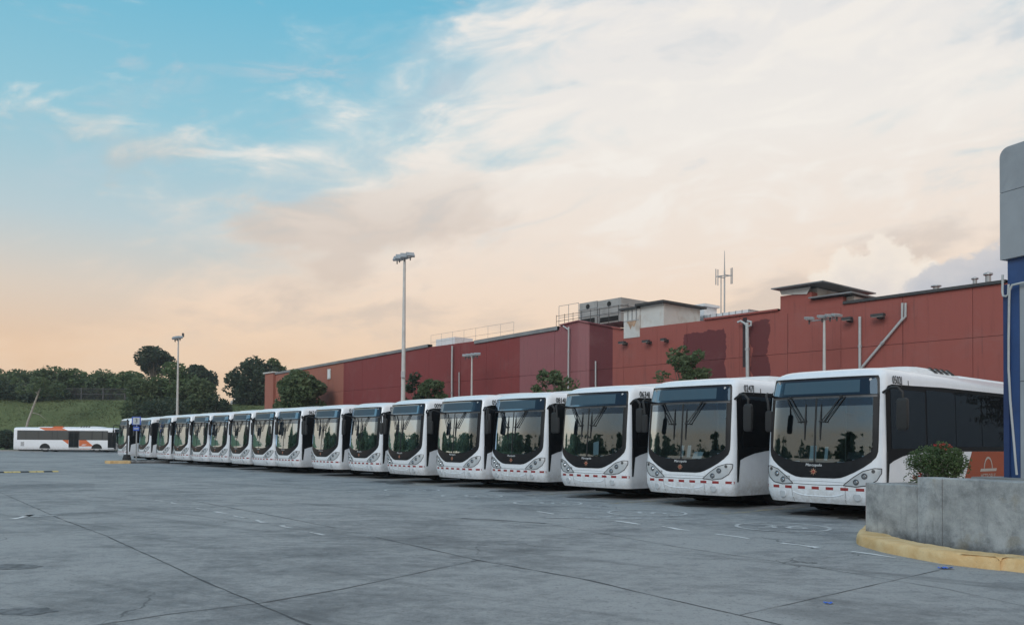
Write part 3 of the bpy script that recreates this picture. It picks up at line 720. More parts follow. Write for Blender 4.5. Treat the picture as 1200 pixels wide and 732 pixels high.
card(1, .17, 1.17, .10, .28, 'left pale card low in the windshield of bus 0247J')
card(1, -.03, 1.17, .10, .28, 'middle pale card low in the windshield of bus 0247J')
card(1, -.26, 1.14, .26, .16, 'wide pale sheet lying low in the windshield of bus 0247J', .7)
card(2, -.12, 1.17, .20, .36, 'pale tilted sheet low in the windshield of bus 0634', .25, .2)
card(5, .52, 1.17, .17, .34, 'pale card at lower left in the windshield of the sixth bus from the right', .2, -.1)

# the bus standing side-on on the far left
fb = thing('city_bus', (at_y(136.5, 529, 98.7).x, 100, 0), 'white and orange bus parked side-on in front of the grass bank at far left', 'bus', None, pi)
n0 = set(bpy.data.objects); common(fb)
FX = lambda px: (136.5-px)*.0985
fb.scale = (1, 1, .93)
def fpanel(name, m, x0, x1, z0, z1, off=.004, par=None): return side_band(1, x0, x1, [(0, z0)], [(0, z1)], off, .4).build(name, m, par or fb, True)
fpanel('window_band', M['black'], FX(126), FX(19.4), 1.50, 2.66)
for a, c in ((19.6, 29.6), (30, 44.4), (44.9, 60.4), (61, 66.5), (67, 79.6), (92.6, 107), (107.8, 119), (120, 125.8)): fpanel('window', M['far_glass'], FX(c), FX(a), 1.54, 2.62, .009)
for a, c in ((80, 92.2), (126, 136)):
    d = fpanel('door', M['black'], FX(c)+.02, FX(a), .42, 2.5, .008); mid = (FX(a)+FX(c))/2
    for q, r in ((FX(c)+.08, mid-.04), (mid+.04, FX(a)-.06)):
        fpanel('pane', M['side_glass'], q, r, .7, 2.35, .013, d)
b = MB(); b.grid([[(FX(x), wd(z)+.006, z) for x in xs_] for z, xs_ in ((.40, (92.3, 108.1)), (.85, (92.3, 108.1)), (1.50, (92.3, 100.6)))]); b.build('orange_panel', M['far_orange'], fb)
b = MB(); b.grid([[(FX(x), wd(z)+.006, z) for x in xs_] for z, xs_ in ((1.0, (79.2, 79.8)), (1.50, (72.5, 79.8)))]); b.build('orange_wedge', M['far_orange'], fb)
def roll_y(z): return wd(z) if z <= 2.8 else 1.235-.30*(1-cos(math.asin(min(1, (z-2.8)/.24))))
b = MB(); b.grid([[(FX(xa+(xb-xa)*j/4), roll_y(z)+.008, z+.004) for j in range(5)] for z, xa, xb in ((2.67, 52, 79), (2.8, 49, 76), (2.88, 47, 74), (2.94, 45.5, 72.5), (3.0, 44.5, 71.5), (3.03, 44, 71))]); b.build('orange_roof_band', M['far_orange'], fb, True)
b = MB(); b.grid([[(FX(x), .98, z) for x in xs_] for z, xs_ in ((3.03, (58, 74)), (3.2, (62, 71)))]); b.build('orange_roof_panel', M['far_orange'], fb)
b = MB(); b.grid([[(FX(x), wd(.9)+.009, z) for x in xs_] for z, xs_ in ((.86, (95, 98)), (.98, (97, 102)))]); b.build('bag_mark', M['refl_white'], fb)
for i in range(6): fpanel('grille_slat', M['rim'], FX(27.8), FX(23.8), .72+i*.09, .77+i*.09, .006)
for x in (2.3, 8.3):
    b = MB(); n = 20; b.grid([[(x+r*cos(pi*k/n), wd(.6)+.005, .44+r*sin(pi*k/n)) for r in (.0, .62)] for k in range(n+1)]); b.build('wheel_arch', M['chassis'], fb)
b = MB(); b.box((3.2, 1.1, .22), (8.0, 1.24, .42)); b.build('side_skirt', M['rim'], fb)

# ------------------------------------------------------------------ trees and plants
def leaves(b, c, r, n, size, flat=.8, seed=0):
    """leaf-sized faces spread through the outer part of a clump"""
    rnd = random.Random(seed)
    for _ in range(n):
        while True:
            d = Vector((rnd.uniform(-1, 1), rnd.uniform(-1, 1), rnd.uniform(-1, 1)))
            if .05 < d.length < 1: break
        d = d.normalized()*(d.length**.45)
        p = c+Vector((d.x*r, d.y*r, d.z*r*flat))
        u = Vector((rnd.gauss(0, 1), rnd.gauss(0, 1), rnd.gauss(0, .6))).normalized()
        w = u.cross(Vector((rnd.gauss(0, 1), rnd.gauss(0, 1), rnd.gauss(0, 1)))).normalized()
        a = size*rnd.uniform(.6, 1.3)
        b.add([p-u*a, p+w*a*.45, p+u*a, p-w*a*.45], [(0, 1, 2, 3)])
def tree(name, x, y, z0, h, w, label, leaf='leaf_mid', crown0=.3, clumps=40, n=90, size=.28, seed=1, group=None, fill=1.0, cr=.2, top=1.0, lean=0, cat='tree', trunk_r=None, bark='bark', limbs=9):
    """h total height, w crown width, crown0 the crown's start as a share of h, cr clump radius as a share of w"""
    rnd = random.Random(seed)
    t = thing(name, (x, y, z0), label, cat, group)
    cz0, cz1 = h*crown0, h; cc = Vector((lean, 0, (cz0+cz1)/2)); rx, rz = w/2, (cz1-cz0)/2
    R = trunk_r or .03*h
    b = MB(); pts = [Vector((0, 0, -.3)), Vector((lean*.2+rnd.uniform(-.1, .1)*R, rnd.uniform(-.2, .2), h*crown0*.6)), Vector((lean*.6, rnd.uniform(-.3, .3), h*(crown0+.15))), Vector((lean, 0, h*(crown0+(1-crown0)*.6)))]
    b.tube(pts, [R*1.2, R*.9, R*.65, R*.2], 7)
    cs = []
    for i in range(clumps):
        while True:
            d = Vector((rnd.uniform(-1, 1), rnd.uniform(-1, 1), rnd.uniform(-1, 1)))
            if d.length < 1: break
        d = d.normalized()*(d.length**(.5 if fill > .6 else .8))
        sh = 1-.35*max(0, d.z)*(1-top)
        cs.append(cc+Vector((d.x*(rx-cr*w*.7)*sh*rnd.uniform(.8, 1.08), d.y*(rx-cr*w*.7)*sh, d.z*(rz-cr*w*.5)*rnd.uniform(.85, 1.1))))
    for i in range(limbs):
        e = cs[i*len(cs)//limbs]; s0 = pts[1].lerp(pts[3], rnd.uniform(.1, .8)); m = s0.lerp(e, .5)+Vector((0, 0, .06*h*rnd.uniform(-.4, .8)))
        b.tube([s0, m, e], [R*.45, R*.28, R*.08], 5)
    b.build('trunk', M[bark], t, True)
    b = MB()
    for i, c in enumerate(cs): leaves(b, c, cr*w*rnd.uniform(.6, 1.25), int(n*rnd.uniform(.6, 1.3)), size, .75, seed*1000+i)
    b.build('crown', M[leaf], t)
    return t
def tree_px(px, ytop, wpx, Y, base_z, label, **k):
    """place a tree from its measured top and spread at depth Y; the trunk stands at height base_z"""
    p = at_y(px, ytop, Y); w = wpx/F*Y
    name = k.pop('name', 'broadleaf_tree')
    return tree(name, p.x, p.y, base_z, p.z-base_z, w, label, **k)

# ------------------------------------------------------------------ grass bank at the back left
def bank_z(x, y):
    """height of the bank: foot at about y = 105, crest at about y = 122"""
    foot = 105+max(0, (x+30))*.02
    t = max(0, min(1, (y-foot)/17)); t = t*t*(3-2*t)
    return 7.1*t*lerp([(-200, 1.05), (-50, 1.0), (-28, .86), (-10, .74), (30, .7)], x)
b = MB(); X_ = [-190+i*2.5 for i in range(86)]; Y_ = [102, 104.5, 105.5, 107, 109, 111, 113, 115, 117, 119, 121, 123, 126, 132, 149, 184, 270]
rb = random.Random(3)
b.grid([[(x, y, -.06+bank_z(x, y)+(rb.uniform(-.10, .10) if 106 < y < 134 else 0)) for x in X_] for y in Y_])
bank = tag(b.build('grass_bank', M['grass'], None, True), kind='structure')
b = MB(); rb = random.Random(5)
for _ in range(26000):
    x, y = rb.uniform(-80, -16), rb.uniform(105, 124); z = bank_z(x, y)-.08; a = rb.uniform(0, pi); h = rb.uniform(.05, .20); w_ = rb.uniform(.04, .12)
    b.add([(x-cos(a)*w_, y-sin(a)*w_, z), (x+cos(a)*w_, y+sin(a)*w_, z), (x+rb.uniform(-.15, .15), y+rb.uniform(-.1, .1), z+h)], [(0, 1, 2)])
tag(b.build('grass', M['grass']), kind='stuff')
b = MB(); b.box((-190, 103.2, 0), (-28, 103.5, .14)); tag(b.build('kerb', mat('kerb_concrete', (.30, .29, .27), .85, var=.2, scale=2)), kind='structure')
b = MB(); b.box((-190, 103.5, 0), (-28, 105.4, .12)); tag(b.build('pavement', mat('pavement_concrete', (.24, .235, .225), .85, var=.15, scale=1.5)), kind='structure')

# fence on the crest
c0, c1 = at_y(70, 460, 123), at_y(172, 460, 123)
fz = bank_z(-55, 123)-.1
fn = thing('railing_fence', (c0.x, 123, fz), 'low dark metal railing on the crest of the grass bank', 'fence')
L = c1.x-c0.x; ht = 1.75
b = MB()
for i in range(int(L/.16)): b.box((i*.16, -.02, .1), (i*.16+.03, .02, ht))
tag(b.build('railing_bars', M['dark_steel'], fn), kind='stuff')
for z in (.15, ht*.55, ht): MB().box((0, -.04, z), (L, .04, z+.08)).build('rail', M['dark_steel'], fn)
for i in range(5): MB().box((i*L/4-.09, -.09, 0), (i*L/4+.09, .09, ht+.15)).build('post', M['dark_steel'], fn)

# trees along the crest, left to right
GT = 'trees along the crest of the grass bank'
cz = lambda x, y: bank_z(x, y)-.3
def crest(px, ytop, wpx, Y, label, yb=470, **k):
    p = at_y(px, ytop, Y); return tree_px(px, ytop, wpx, Y, cz(p.x, Y), label, group=GT, **k)
crest(-22, 428, 74, 126, 'dark green bushy tree at the left edge of the picture on the bank', seed=11, crown0=.05, clumps=44, n=120, size=.30)
crest(22, 432, 60, 125, 'leftmost whole bushy tree above the side-on bus', seed=12, crown0=.02, clumps=44, n=120, size=.30)
crest(58, 428, 56, 126, 'bushy tree above the leaning bare trunk', seed=13, crown0=.04, clumps=44, n=120, size=.30, leaf='leaf_mid')
crest(92, 433, 50, 128, 'rounded tree behind the left part of the railing', seed=14, crown0=.02, clumps=40, n=110, size=.32, leaf='leaf_light')
crest(122, 434, 52, 128, 'light green tree behind the middle of the railing', seed=15, crown0=.02, clumps=40, n=110, size=.32, leaf='leaf_mid')
crest(150, 431, 44, 127, 'pale green tree behind the right part of the railing', seed=16, crown0=.02, clumps=40, n=110, size=.32, leaf='leaf_light')
crest(10, 446, 70, 122, 'low dark shrub below the trees at the far left of the crest', seed=26, crown0=.0, clumps=34, n=110, size=.28, leaf='leaf_dark', name='shrub', cat='shrub')
crest(52, 448, 56, 121.5, 'dark drooping shrub left of the railing, hanging down the bank', seed=27, crown0=-.35, clumps=36, n=110, size=.28, leaf='leaf_dark', name='shrub', cat='shrub')
crest(112, 444, 96, 130, 'dark low hedge shrub behind the railing', seed=28, crown0=.0, clumps=44, n=110, size=.3, leaf='leaf_dark', name='shrub', cat='shrub')
tree_px(181, 403, 48, 150, 6, 'tall dark tree rising behind the lighter trees, left of the left lamp post', leaf='leaf_dark', seed=21, crown0=.52, clumps=34, n=150, size=.34, cr=.17, top=.8)
tree_px(232, 427, 44, 150, 6, 'dark rounded tree top showing just right of the left lamp post', leaf='leaf_dark', seed=22, crown0=.4, clumps=36, n=150, size=.34, cr=.18)
# the big leafy trees that come down to the yard behind the buses
GM = 'big leafy trees behind the left lamp post'
tree_px(172, 438, 58, 109, 1.5, 'leafy tree where the grass bank meets the trees', seed=31, crown0=-.05, clumps=60, n=150, size=.27, leaf='leaf_mid', group=GM, name='leafy_tree')
tree_px(204, 424, 62, 111, 1, 'tallest leafy tree directly behind the left lamp post', seed=32, crown0=.02, clumps=64, n=150, size=.27, leaf='leaf_light', group=GM, name='leafy_tree')
tree_px(236, 440, 52, 109, 1, 'leafy tree right of the left lamp post, sloping down to the grass', seed=33, crown0=.0, clumps=56, n=150, size=.27, leaf='leaf_mid', group=GM, name='leafy_tree')
tree_px(256, 462, 34, 108, .5, 'lowest leafy tree at the right foot of the leafy group', seed=34, crown0=.0, clumps=36, n=130, size=.25, leaf='leaf_dark', group=GM, name='leafy_tree')
tree_px(190, 460, 70, 104, 0, 'dark undergrowth below the leafy trees, behind the farthest buses', seed=35, crown0=.0, clumps=50, n=130, size=.25, leaf='leaf_dark', name='shrub', cat='shrub')
tree_px(6, 503, 34, 105, 0, 'dark shrub on the bank just left of the side-on bus', seed=36, crown0=.0, clumps=26, n=100, size=.22, leaf='leaf_dark', name='shrub', cat='shrub')
# spreading dark tree, lighter green tree behind it, round tree at the end of the wall
tree_px(299, 417, 66, 125, 4.6, 'dark spreading tree with sky showing through, left of the red wall', leaf='leaf_dark', seed=41, crown0=.06, clumps=66, n=170, size=.32, cr=.15, fill=.7)
tree_px(322, 421, 30, 132, 4.6, 'lighter green tree top between the dark spreading tree and the wall', leaf='leaf_light', seed=42, crown0=.25, clumps=26, n=140, size=.34, cr=.2)
tree_px(353, 431, 64, 74, 0, 'round dense dark green tree in front of the end of the red wall', leaf='leaf_mid', seed=43, crown0=.24, clumps=70, n=170, size=.22, cr=.16)
# leaning bare trunk on the bank
p0, p1 = at_y(25, 501, 107), at_y(47, 455, 110); t = thing('bare_tree', (p0.x, 107, bank_z(p0.x, 107)-.2), 'bare pale trunk leaning right behind the side-on bus', 'tree')
q = p1-Vector(t.location)
b = MB(); b.tube([Vector((0, 0, -.2)), q*.45+Vector((-.25, 0, 0)), q], [.17, .14, .10], 8); b.build('trunk', M['palebark'], t, True)
for a_, e_ in ((.92, (-2.4, 0, .4)), (.6, (1.6, .3, -.9)), (.9, (-1.9, 0, 1.2))):
    b = MB(); s0 = q*a_; e = s0+Vector(e_); b.tube([s0, s0.lerp(e, .5)+Vector((0, 0, .25)), e], [.06, .04, .015], 5); b.build('branch', M['palebark'], t)
b = MB(); rb = random.Random(91)
for i in range(16): leaves(b, q+Vector((rb.gauss(.3, 1.3), rb.gauss(0, .8), rb.gauss(.6, .8))), .75, 55, .26, .8, 9100+i)
b.build('crown', M['leaf_mid'], t)
t['label'] = 'slender pale trunk leaning right behind the side-on bus, leafy only at its top'; t.name = 'leaning_tree'
# parked vehicles up on the far road
def small_car(px, py, Y, lpx, label, tall=1.0):
    p = at_y(px, py, Y); L = lpx/F*Y; H = 1.45*tall
    t = thing('parked_van', (p.x, p.y, p.z), label, 'van', 'white vehicles parked on the far raised road')
    b = MB(); prof = [(0, .3), (0, .8), (L*.16, .95), (L*.28, H), (L*.92, H*1.02), (L, .9), (L, .3)]
    n = len(prof); vs = [(x, -.85*(1 if z < 1 else .9), z) for x, z in prof]+[(x, .85*(1 if z < 1 else .9), z) for x, z in prof]
    b.add(vs, [tuple(range(n)), tuple(range(2*n-1, n-1, -1))]+[(i, n+i, n+(i+1) % n, (i+1) % n) for i in range(n)]); b.build('body', M['van'], t)
    b = MB(); b.add([(L*.24, -.87, .98), (L*.88, -.87, .98), (L*.86, -.80, H*.93), (L*.30, -.80, H*.93)], [(0, 1, 2, 3)]); b.build('window', M['side_glass'], t)
    for x in (L*.2, L*.8):
        b = MB(); b.tube([(x, -.88, .32), (x, -.6, .32)], .32, 14); b.build('wheel', M['tyre'], t)
small_car(272, 476, 130, 26, 'longer white van parked beyond the grass, left of the dark spreading tree trunk', 1.25)
small_car(311, 476, 130, 22, 'white van parked beyond the grass beside the salmon wall end', 1.3)
# woods round the yard, outside the picture to the left and behind (they show in the windshields)
b = MB(); rb = random.Random(9)
for i in range(230):
    a = -2.9+2.15*i/230+rb.uniform(-.01, .01); r = rb.uniform(60, 74); c = Vector((sin(a)*r, 8+cos(a)*r*.9, 0)); hh = 8.8+1.7*sin(a*9)+1.4*sin(a*23+1)+rb.uniform(-.9, .9)
    hh *= lerp([(-1.8, .95), (-1.35, .66), (-.7, .55)], a)
    for k_ in range(3): leaves(b, c+Vector((rb.uniform(-1, 1), rb.uniform(-1, 1), hh*(.14+.32*k_))), 2.9-.5*k_, 56, .8, .9, 7000+i*3+k_)
tag(b.build('far_wood', M['leaf_mid']), kind='stuff')
def mast(name, base, h, label, cat, r=.11, **k):
    t = thing(name, base, label, cat, k.get('group')); b = MB(); b.tube([(0, 0, 0), (0, 0, h*.35), (0, 0, h)], [r, r*.85, r*.5], 12); b.build('pole', M['pole'], t, True); return t
def floods(t, h, spec, s=1.0, q=1.0):
    """spec: list of (dx along the fronts, dn towards the camera, tilt)"""
    b = MB(); xs_ = [q[0] for q in spec]
    b.tube([TV*min(xs_)*s+Vector((0, 0, h-.05)), TV*max(xs_)*s+Vector((0, 0, h-.05))], .045*s, 6); b.build('crossarm', M['galv'], t)
    for dx_, dn, tl, yaw in spec:
        c = TV*dx_*s-NV*dn*s+Vector((0, 0, h+.12*s)); R = Matrix.Rotation(yaw, 3, 'Z') @ Matrix.Rotation(tl, 3, 'X')
        b = MB(); b.obox(c, (.60*s*q, .42*s*q, .15*s*q), R); f = b.build('floodlight', M['galv'], t)
        b = MB(); b.obox(c+R @ Vector((0, 0, -.078*s*q)), (.52*s*q, .35*s*q, .02), R); b.build('lens', M['lampglass'], f)
        b = MB(); b.obox(c+R @ Vector((0, 0, -.0*s))-Vector((0, 0, .22*s)), (.08*s, .08*s, .4*s), Matrix.Identity(3)); b.build('bracket', M['dark_steel'], f)
GLP = 'floodlight masts of the bus yard'
pb = on_d(472.3, 480, 14.5); pt = at_y(474.8, 303, pb.y); H1 = pt.z
t = mast('lamp_post', (pb.x, pb.y, 0), H1, 'tall pale lamp post with four floodlights, in front of the red wall', 'lamp post', .17, group=GLP)
floods(t, H1, [(-.80, .15, .9, -.3), (-.22, .3, 1.0, -.1), (.38, .25, .95, .2), (.95, .1, .8, .4)], .88)
b = MB(); b.box((-.12, -.3, H1*.42), (.12, -.12, H1*.42+.4)); b.build('junction_box', M['galv'], t)
pb = on_d(207.6, 490, 16); pt = at_y(209.4, 397, pb.y); H2 = pt.z
t = mast('lamp_post', (pb.x, pb.y, 0), H2, 'lamp post with floodlights at left, in front of the leafy trees', 'lamp post', .15, group=GLP)
floods(t, H2, [(-.8, .1, .5, -.2), (-.3, .3, .6, 0), (.45, .25, .55, .2), (.9, .1, .5, .3)], .95)
b = MB(); b.box((.42, -.1, H2+.22), (.6, .1, H2+.65)); b.build('sensor', M['dark_steel'], t)

# ------------------------------------------------------------------ the long red building behind the buses
DW = 20.0
BW = B1+NV*DW
bz = math.atan2(-TV.y, -TV.x)          # local x runs left along the wall, local y out towards the buses
wh = thing('warehouse_building', (BW.x, BW.y, 0), 'long windowless red building behind the row of buses', 'building', None, bz)
def ws(px, py=400, d=DW): return sof(on_d(px, py, d))
def wz(px, py, d=DW): return on_d(px, py, d).z
S0, S1 = 1.2, ws(315, 440)
TOP = sorted([(ws(x, y), wz(x, y)) for x, y in ((1300, 315), (1173, 332.5), (987, 357), (914.5, 364), (824, 375.6), (731, 386.5), (679, 376.5), (656, 382), (655, 386.6), (556, 403.2), (555.5, 399.6), (504, 406.5), (352, 433.8), (316, 440))])
def topz(s): return lerp(TOP, s)
MID = 5.8
# paint: patches of different reds, each with its own uneven edge
m, nt, p = new_mat('red_wall_paint'); v = coords(nt); sx_ = nt.nodes.new('ShaderNodeSeparateXYZ'); nt.links.new(v, sx_.inputs[0])
s_, z_ = E(nt, sx_.outputs[0]), E(nt, sx_.outputs[2])
wob = noise(nt, v, 1.1, 5, .6)-.5
ss = s_+wob*1.1
def band(a, b_, z0=-5, z1=50): return ss.sm(a-.02, a+.02)*ss.sm(b_+.02, b_-.02)*((z_+wob*1.4).sm(z0-.02, z0+.02))*((z_+wob*.8).sm(z1+.02, z1-.02))
brown, deep, pink, lpink, salmon = (.295, .080, .064, 1), (.210, .037, .036, 1), (.255, .090, .096, 1), (.29, .113, .118, 1), (.33, .118, .082, 1)
col = rgb(nt, brown)
col = mix(nt, col, (.115, .022, .026, 1), s_.sm(ws(718)-.03, ws(718)+.03)*s_.sm(ws(691)+.03, ws(691)-.03))
col = mix(nt, col, pink, s_.sm(ws(691)-.02, ws(691)+.02)*s_.sm(ws(609)+.02, ws(609)-.02))
col = mix(nt, col, lpink, s_.sm(ws(690)-.02, ws(690)+.02)*s_.sm(ws(677)+.02, ws(677)-.02))
col = mix(nt, col, deep, s_.sm(ws(609)-.02, ws(609)+.02)*s_.sm(ws(403)+.02, ws(403)-.02))
col = mix(nt, col, salmon, s_.sm(ws(403)-.02, ws(403)+.02))
col = mix(nt, col, (.122, .026, .029, 1), band(ws(850), ws(801), 0, wz(820, 389)))
col = mix(nt, col, (.125, .028, .029, 1), band(ws(901), ws(880), 0, wz(890, 375)))
col = mix(nt, col, (.17, .04, .045, 1), band(ws(718), ws(700), 0, 4.0)*.7)
st_ = noise(nt, v, 2.2, 5, .7, .2, (2.5, 1, .12)); bl = noise(nt, v, .5, 6, .65, .6)
col = mix(nt, col, mix(nt, col, (.06, .03, .03, 1), .45), st_.sm(.50, .72)*(bl.sm(.32, .60))*.95)
col = mix(nt, col, mix(nt, col, (.28, .15, .14, 1), .35), bl.sm(.50, .72)*.5)
nt.links.new(col, p.inputs['Base Color']); p.inputs['Roughness'].default_value = .78; bump(nt, p, noise(nt, v, 9, 5, .7), .25, .03)
M['wall'] = m
# core behind the panels, then the cast panels with open joints
JX = sorted(set([S0]+[ws(x) for x in (1140, 1058, 985.5, 923, 867, 805, 770, 731, 691, 650, 609, 570, 540, 503, 475, 447, 425, 405, 385, 352)]+[S1]))
b = MB(); n = len(JX)
prof = [(s, topz(s)-.15) for s in [S0+i*(S1-S0)/80 for i in range(81)]]
rows = [[(s, -.14, 0) for s, z in prof], [(s, -.14, z) for s, z in prof], [(s, -28, z-.3) for s, z in prof], [(s, -28, 0) for s, z in prof]]
b.grid(rows); b.add([(S1, -.14, 0), (S1, -.14, prof[-1][1]), (S1, -28, prof[-1][1]-.3), (S1, -28, 0)], [(0, 1, 2, 3)]); b.add([(S0, -.14, 0), (S0, -28, 0), (S0, -28, prof[0][1]-.3), (S0, -.14, prof[0][1])], [(0, 1, 2, 3)]); b.build('core', M['wall'], wh)
def panel(a, c, z0, zt, name='wall_panel'):
    b = MB(); pts = [(a, z0), (c, z0)]
    ks = sorted([c]+[s for s, _ in TOP if a < s < c]+[a], reverse=True) if zt is None else [c, a]
    pts += [(s, topz(s) if zt is None else zt) for s in ks]
    e = .009; pts = [(x+(e if x == a else -e if x == c else 0), z+(e if z == z0 else -e if zt is not None else 0)) for x, z in pts]
    n = len(pts); dep = random.uniform(-.006, .006)
    b.add([(x, dep, z) for x, z in pts]+[(x, -.14, z) for x, z in pts], [tuple(range(n)), tuple(range(2*n-1, n-1, -1))]+[(i, n+i, n+(i+1) % n, (i+1) % n) for i in range(n)])
    return b.build(name, M['wall'], wh)
for a, c in zip(JX, JX[1:]):
    panel(a, c, .02, MID); panel(a, c, MID, None)
# parapet cap / gutter along the top, a run at a time
def cap(x0, x1, m='cap', dz=0, w=.16, name='gutter', dy=.12):
    pts = [ws(x1)]+[s for s, _ in TOP if ws(x1) < s < ws(x0)]+[ws(x0)]
    if pts[0] > pts[-1]: pts = [ws(x0)]+[s for s, _ in TOP if ws(x0) < s < ws(x1)]+[ws(x1)]
    b = MB(); b.grid([[(s, y, topz(s)+z+dz) for y, z in ((-.3, .0), (-.3, w), (dy, w), (dy, .01), (-.3, 0))] for s in pts]); b.build(name, M[m], wh)
cap(1180, 989, 'dark_steel', 0, .13); cap(503, 318, 'cap', 0, .22); cap(654.5, 557, 'cap', 0, .24); cap(913, 826, 'wall', 0, .10, 'coping'); cap(730, 657, 'wall', 0, .08, 'coping')
def wbox(name, x0, x1, yt, yb, d0, depth, m, par=wh, dz=0):
    a, c = ws(x0, yt, d0), ws(x1, yt, d0); zt, zb = wz((x0+x1)/2, yt, d0), wz((x0+x1)/2, yb, d0)
    b = MB(); y0 = -(d0-DW); b.box((min(a, c), y0-depth, zb), (max(a, c), y0, zt)); return b.build(name, M[m], par)
# stair tower bump with a flat steel roof and render patches
p_ = wbox('tower', 914.5, 951, 344.5, 366, DW-.004, 4, 'wall')
a, c = ws(951, 340), ws(914.5, 340)
b = MB(); b.add([(a, .06, wz(951, 336)), (a+.2, .06, wz(951, 344)), (c-.1, .06, wz(915, 346)), (c, .06, wz(915, 341))], [(0, 1, 2, 3)]); b.build('render_patch', M['render'], p_)
MB().box((a-.004, -4.0, wz(951, 352)), (a+1.3, -.5, wz(951, 335.5))).build('render_side', M['render'], p_)
b = MB(); b.box((ws(972, 336), -4.3, wz(945, 335.5)), (ws(911, 341), .55, wz(945, 334.2))); b.build('tower_roof', M['cap'], p_)
p2 = wbox('tower', 951, 988, 349.5, 362, DW-.006, 3, 'wall')
MB().box((ws(1002, 345), -3.4, wz(970, 348)), (ws(950, 350)-.05, .3, wz(970, 346.5))).build('tower_roof', M['cap'], p2)
wbox('tower_side', 988, 1001, 347.5, 357, DW+.3, 2, 'render')
# roof vents
def roof_vent(px, yb, yt, r, label):
    s, zb, zt = ws(px, yb, 22), wz(px, yb+4, 22), wz(px, yt, 22); q = BW+NV*2-TV*s
    t = thing('roof_vent', (q.x, q.y, zb), label, 'roof vent', 'metal vents on the red building'); h = zt-zb
    b = MB(); b.tube([(0, 0, 0), (0, 0, h*.75)], r, 14); b.build('stack', M['galv'], t, True)
    b = MB(); b.tube([(0, 0, h*.72), (0, 0, h*.8), (0, 0, h*.9), (0, 0, h)], [r*.9, r*1.7, r*1.6, r*.3], 14); b.build('cowl', M['galv'], t, True)
roof_vent(1158, 332, 318.5, .11, 'taller metal vent pipe with cowl at the right end of the roof')
roof_vent(1142.5, 333.5, 324.5, .085, 'shorter metal vent pipe left of the taller one')
roof_vent(1097, 341, 333.5, .13, 'small low metal vent farthest left on the right roof')
# cooling units behind the parapet
GC = 'grey cooling units on the roof'
def cooling(x0, x1, yt, yb, d, label):
    a, c = ws(x1, yt, d), ws(x0, yt, d); lo, hi = min(a, c), max(a, c); zt, zb = wz((x0+x1)/2, yt, d), wz((x0+x1)/2, yb, d)
    q = BW+NV*(d-DW)-TV*lo; w = hi-lo; h = zt-zb
    t = thing('cooling_unit', (q.x, q.y, zb), label, 'cooling unit', GC, bz)
    MB().box((0, -2.6, 0), (w, 0, h)).build('casing', M['cooling'], t)
    for zf in (.35, .68): MB().box((-.03, -2.63, h*zf), (w+.03, .03, h*zf+.05)).build('seam_rail', M['galv'], t)
    b = MB(); b.tube([(w*.5, -1.3, h), (w*.5, -1.3, h+.07)], min(w*.30, .8), 18); b.build('fan_ring', M['cooling'], t, True)
    MB().box((w*.12, .0, h*.06), (w*.88, .04, h*.26)).build('intake', M['chassis'], t)
    b = MB(); disc(b, (w*.5, .03, h*.80), .17, (0, 1, 0), 16); b.build('fan_opening', M['chassis'], t)
cooling(679, 699.5, 354, 380, 23, 'left grey cooling unit on the roof of the red building')
cooling(700.5, 728, 350.5, 378, 23, 'right, taller grey cooling unit on the roof of the red building')
fr = thing('roof_scaffold', tuple(BW+NV*2.4-TV*ws(700, 370, 22.4)), 'thin pipe railing in front of the cooling units', 'railing', None, bz)
b = MB(); z1 = wz(690, 363, 22.4); z0 = wz(690, 377, 22.4)
fr.location.z = z0
for i in range(9): MB().tube([(i*.8-2.6, 0, -.3), (i*.8-2.6, 0, z1-z0)], .018, 5).build('post', M['dark_steel'], fr)
for z in (.45, .9): MB().tube([(-2.6, 0, (z1-z0)*z), (3.8, 0, (z1-z0)*z)], .016, 5).build('rail', M['dark_steel'], fr)
# white plant room with its lean-to roof, rust below the left panel
s0, s1 = ws(777, 380, 19.97), ws(731, 380, 19.97); za, zb = wz(750, 386, 19.97), wz(760, 357.5, 19.97)
t = thing('plant_room', tuple(BW-NV*.03-TV*s0+Vector((0, 0, za))), 'white plant room with rust stains on top of the red wall', 'shed', None, bz); w = s1-s0; h = zb-za
MB().box((0, -3.2, -.4), (w*.58, -.05, h)).build('wall', M['render'], t); MB().box((w*.585, -3.0, -.4), (w, .0, h*.93)).build('wall', M['render'], t)
MB().box((-.25, -3.5, h+.003), (w*.62, .3, h+.12)).build('roof', M['dark_steel'], t); MB().box((w*.6, -3.2, h*.93+.003), (w+.25, .2, h*.93+.1)).build('roof', M['dark_steel'], t)
for k_ in (.66, .77, .88): MB().box((w*k_, .0, h*.45), (w*k_+.05, .03, h*.9)).build('seam_rail', M['cap'], t)
b = MB(); b.box((w*.6, .0, h*.42), (w, .02, h*.46)); b.build('ledge', M['galv'], t)
mr = mat('rust', (.38, .25, .17), .9, var=.4, scale=4); b = MB(); b.add([(w*.66, .012, h*.42), (w*.92, .012, h*.42), (w*.86, .012, h*.24), (w*.82, .012, h*.05), (w*.78, .012, h*.22), (w*.72, .012, h*.15)], [(0, 1, 2, 3, 4, 5)]); b.build('rust_stain', mr, t)
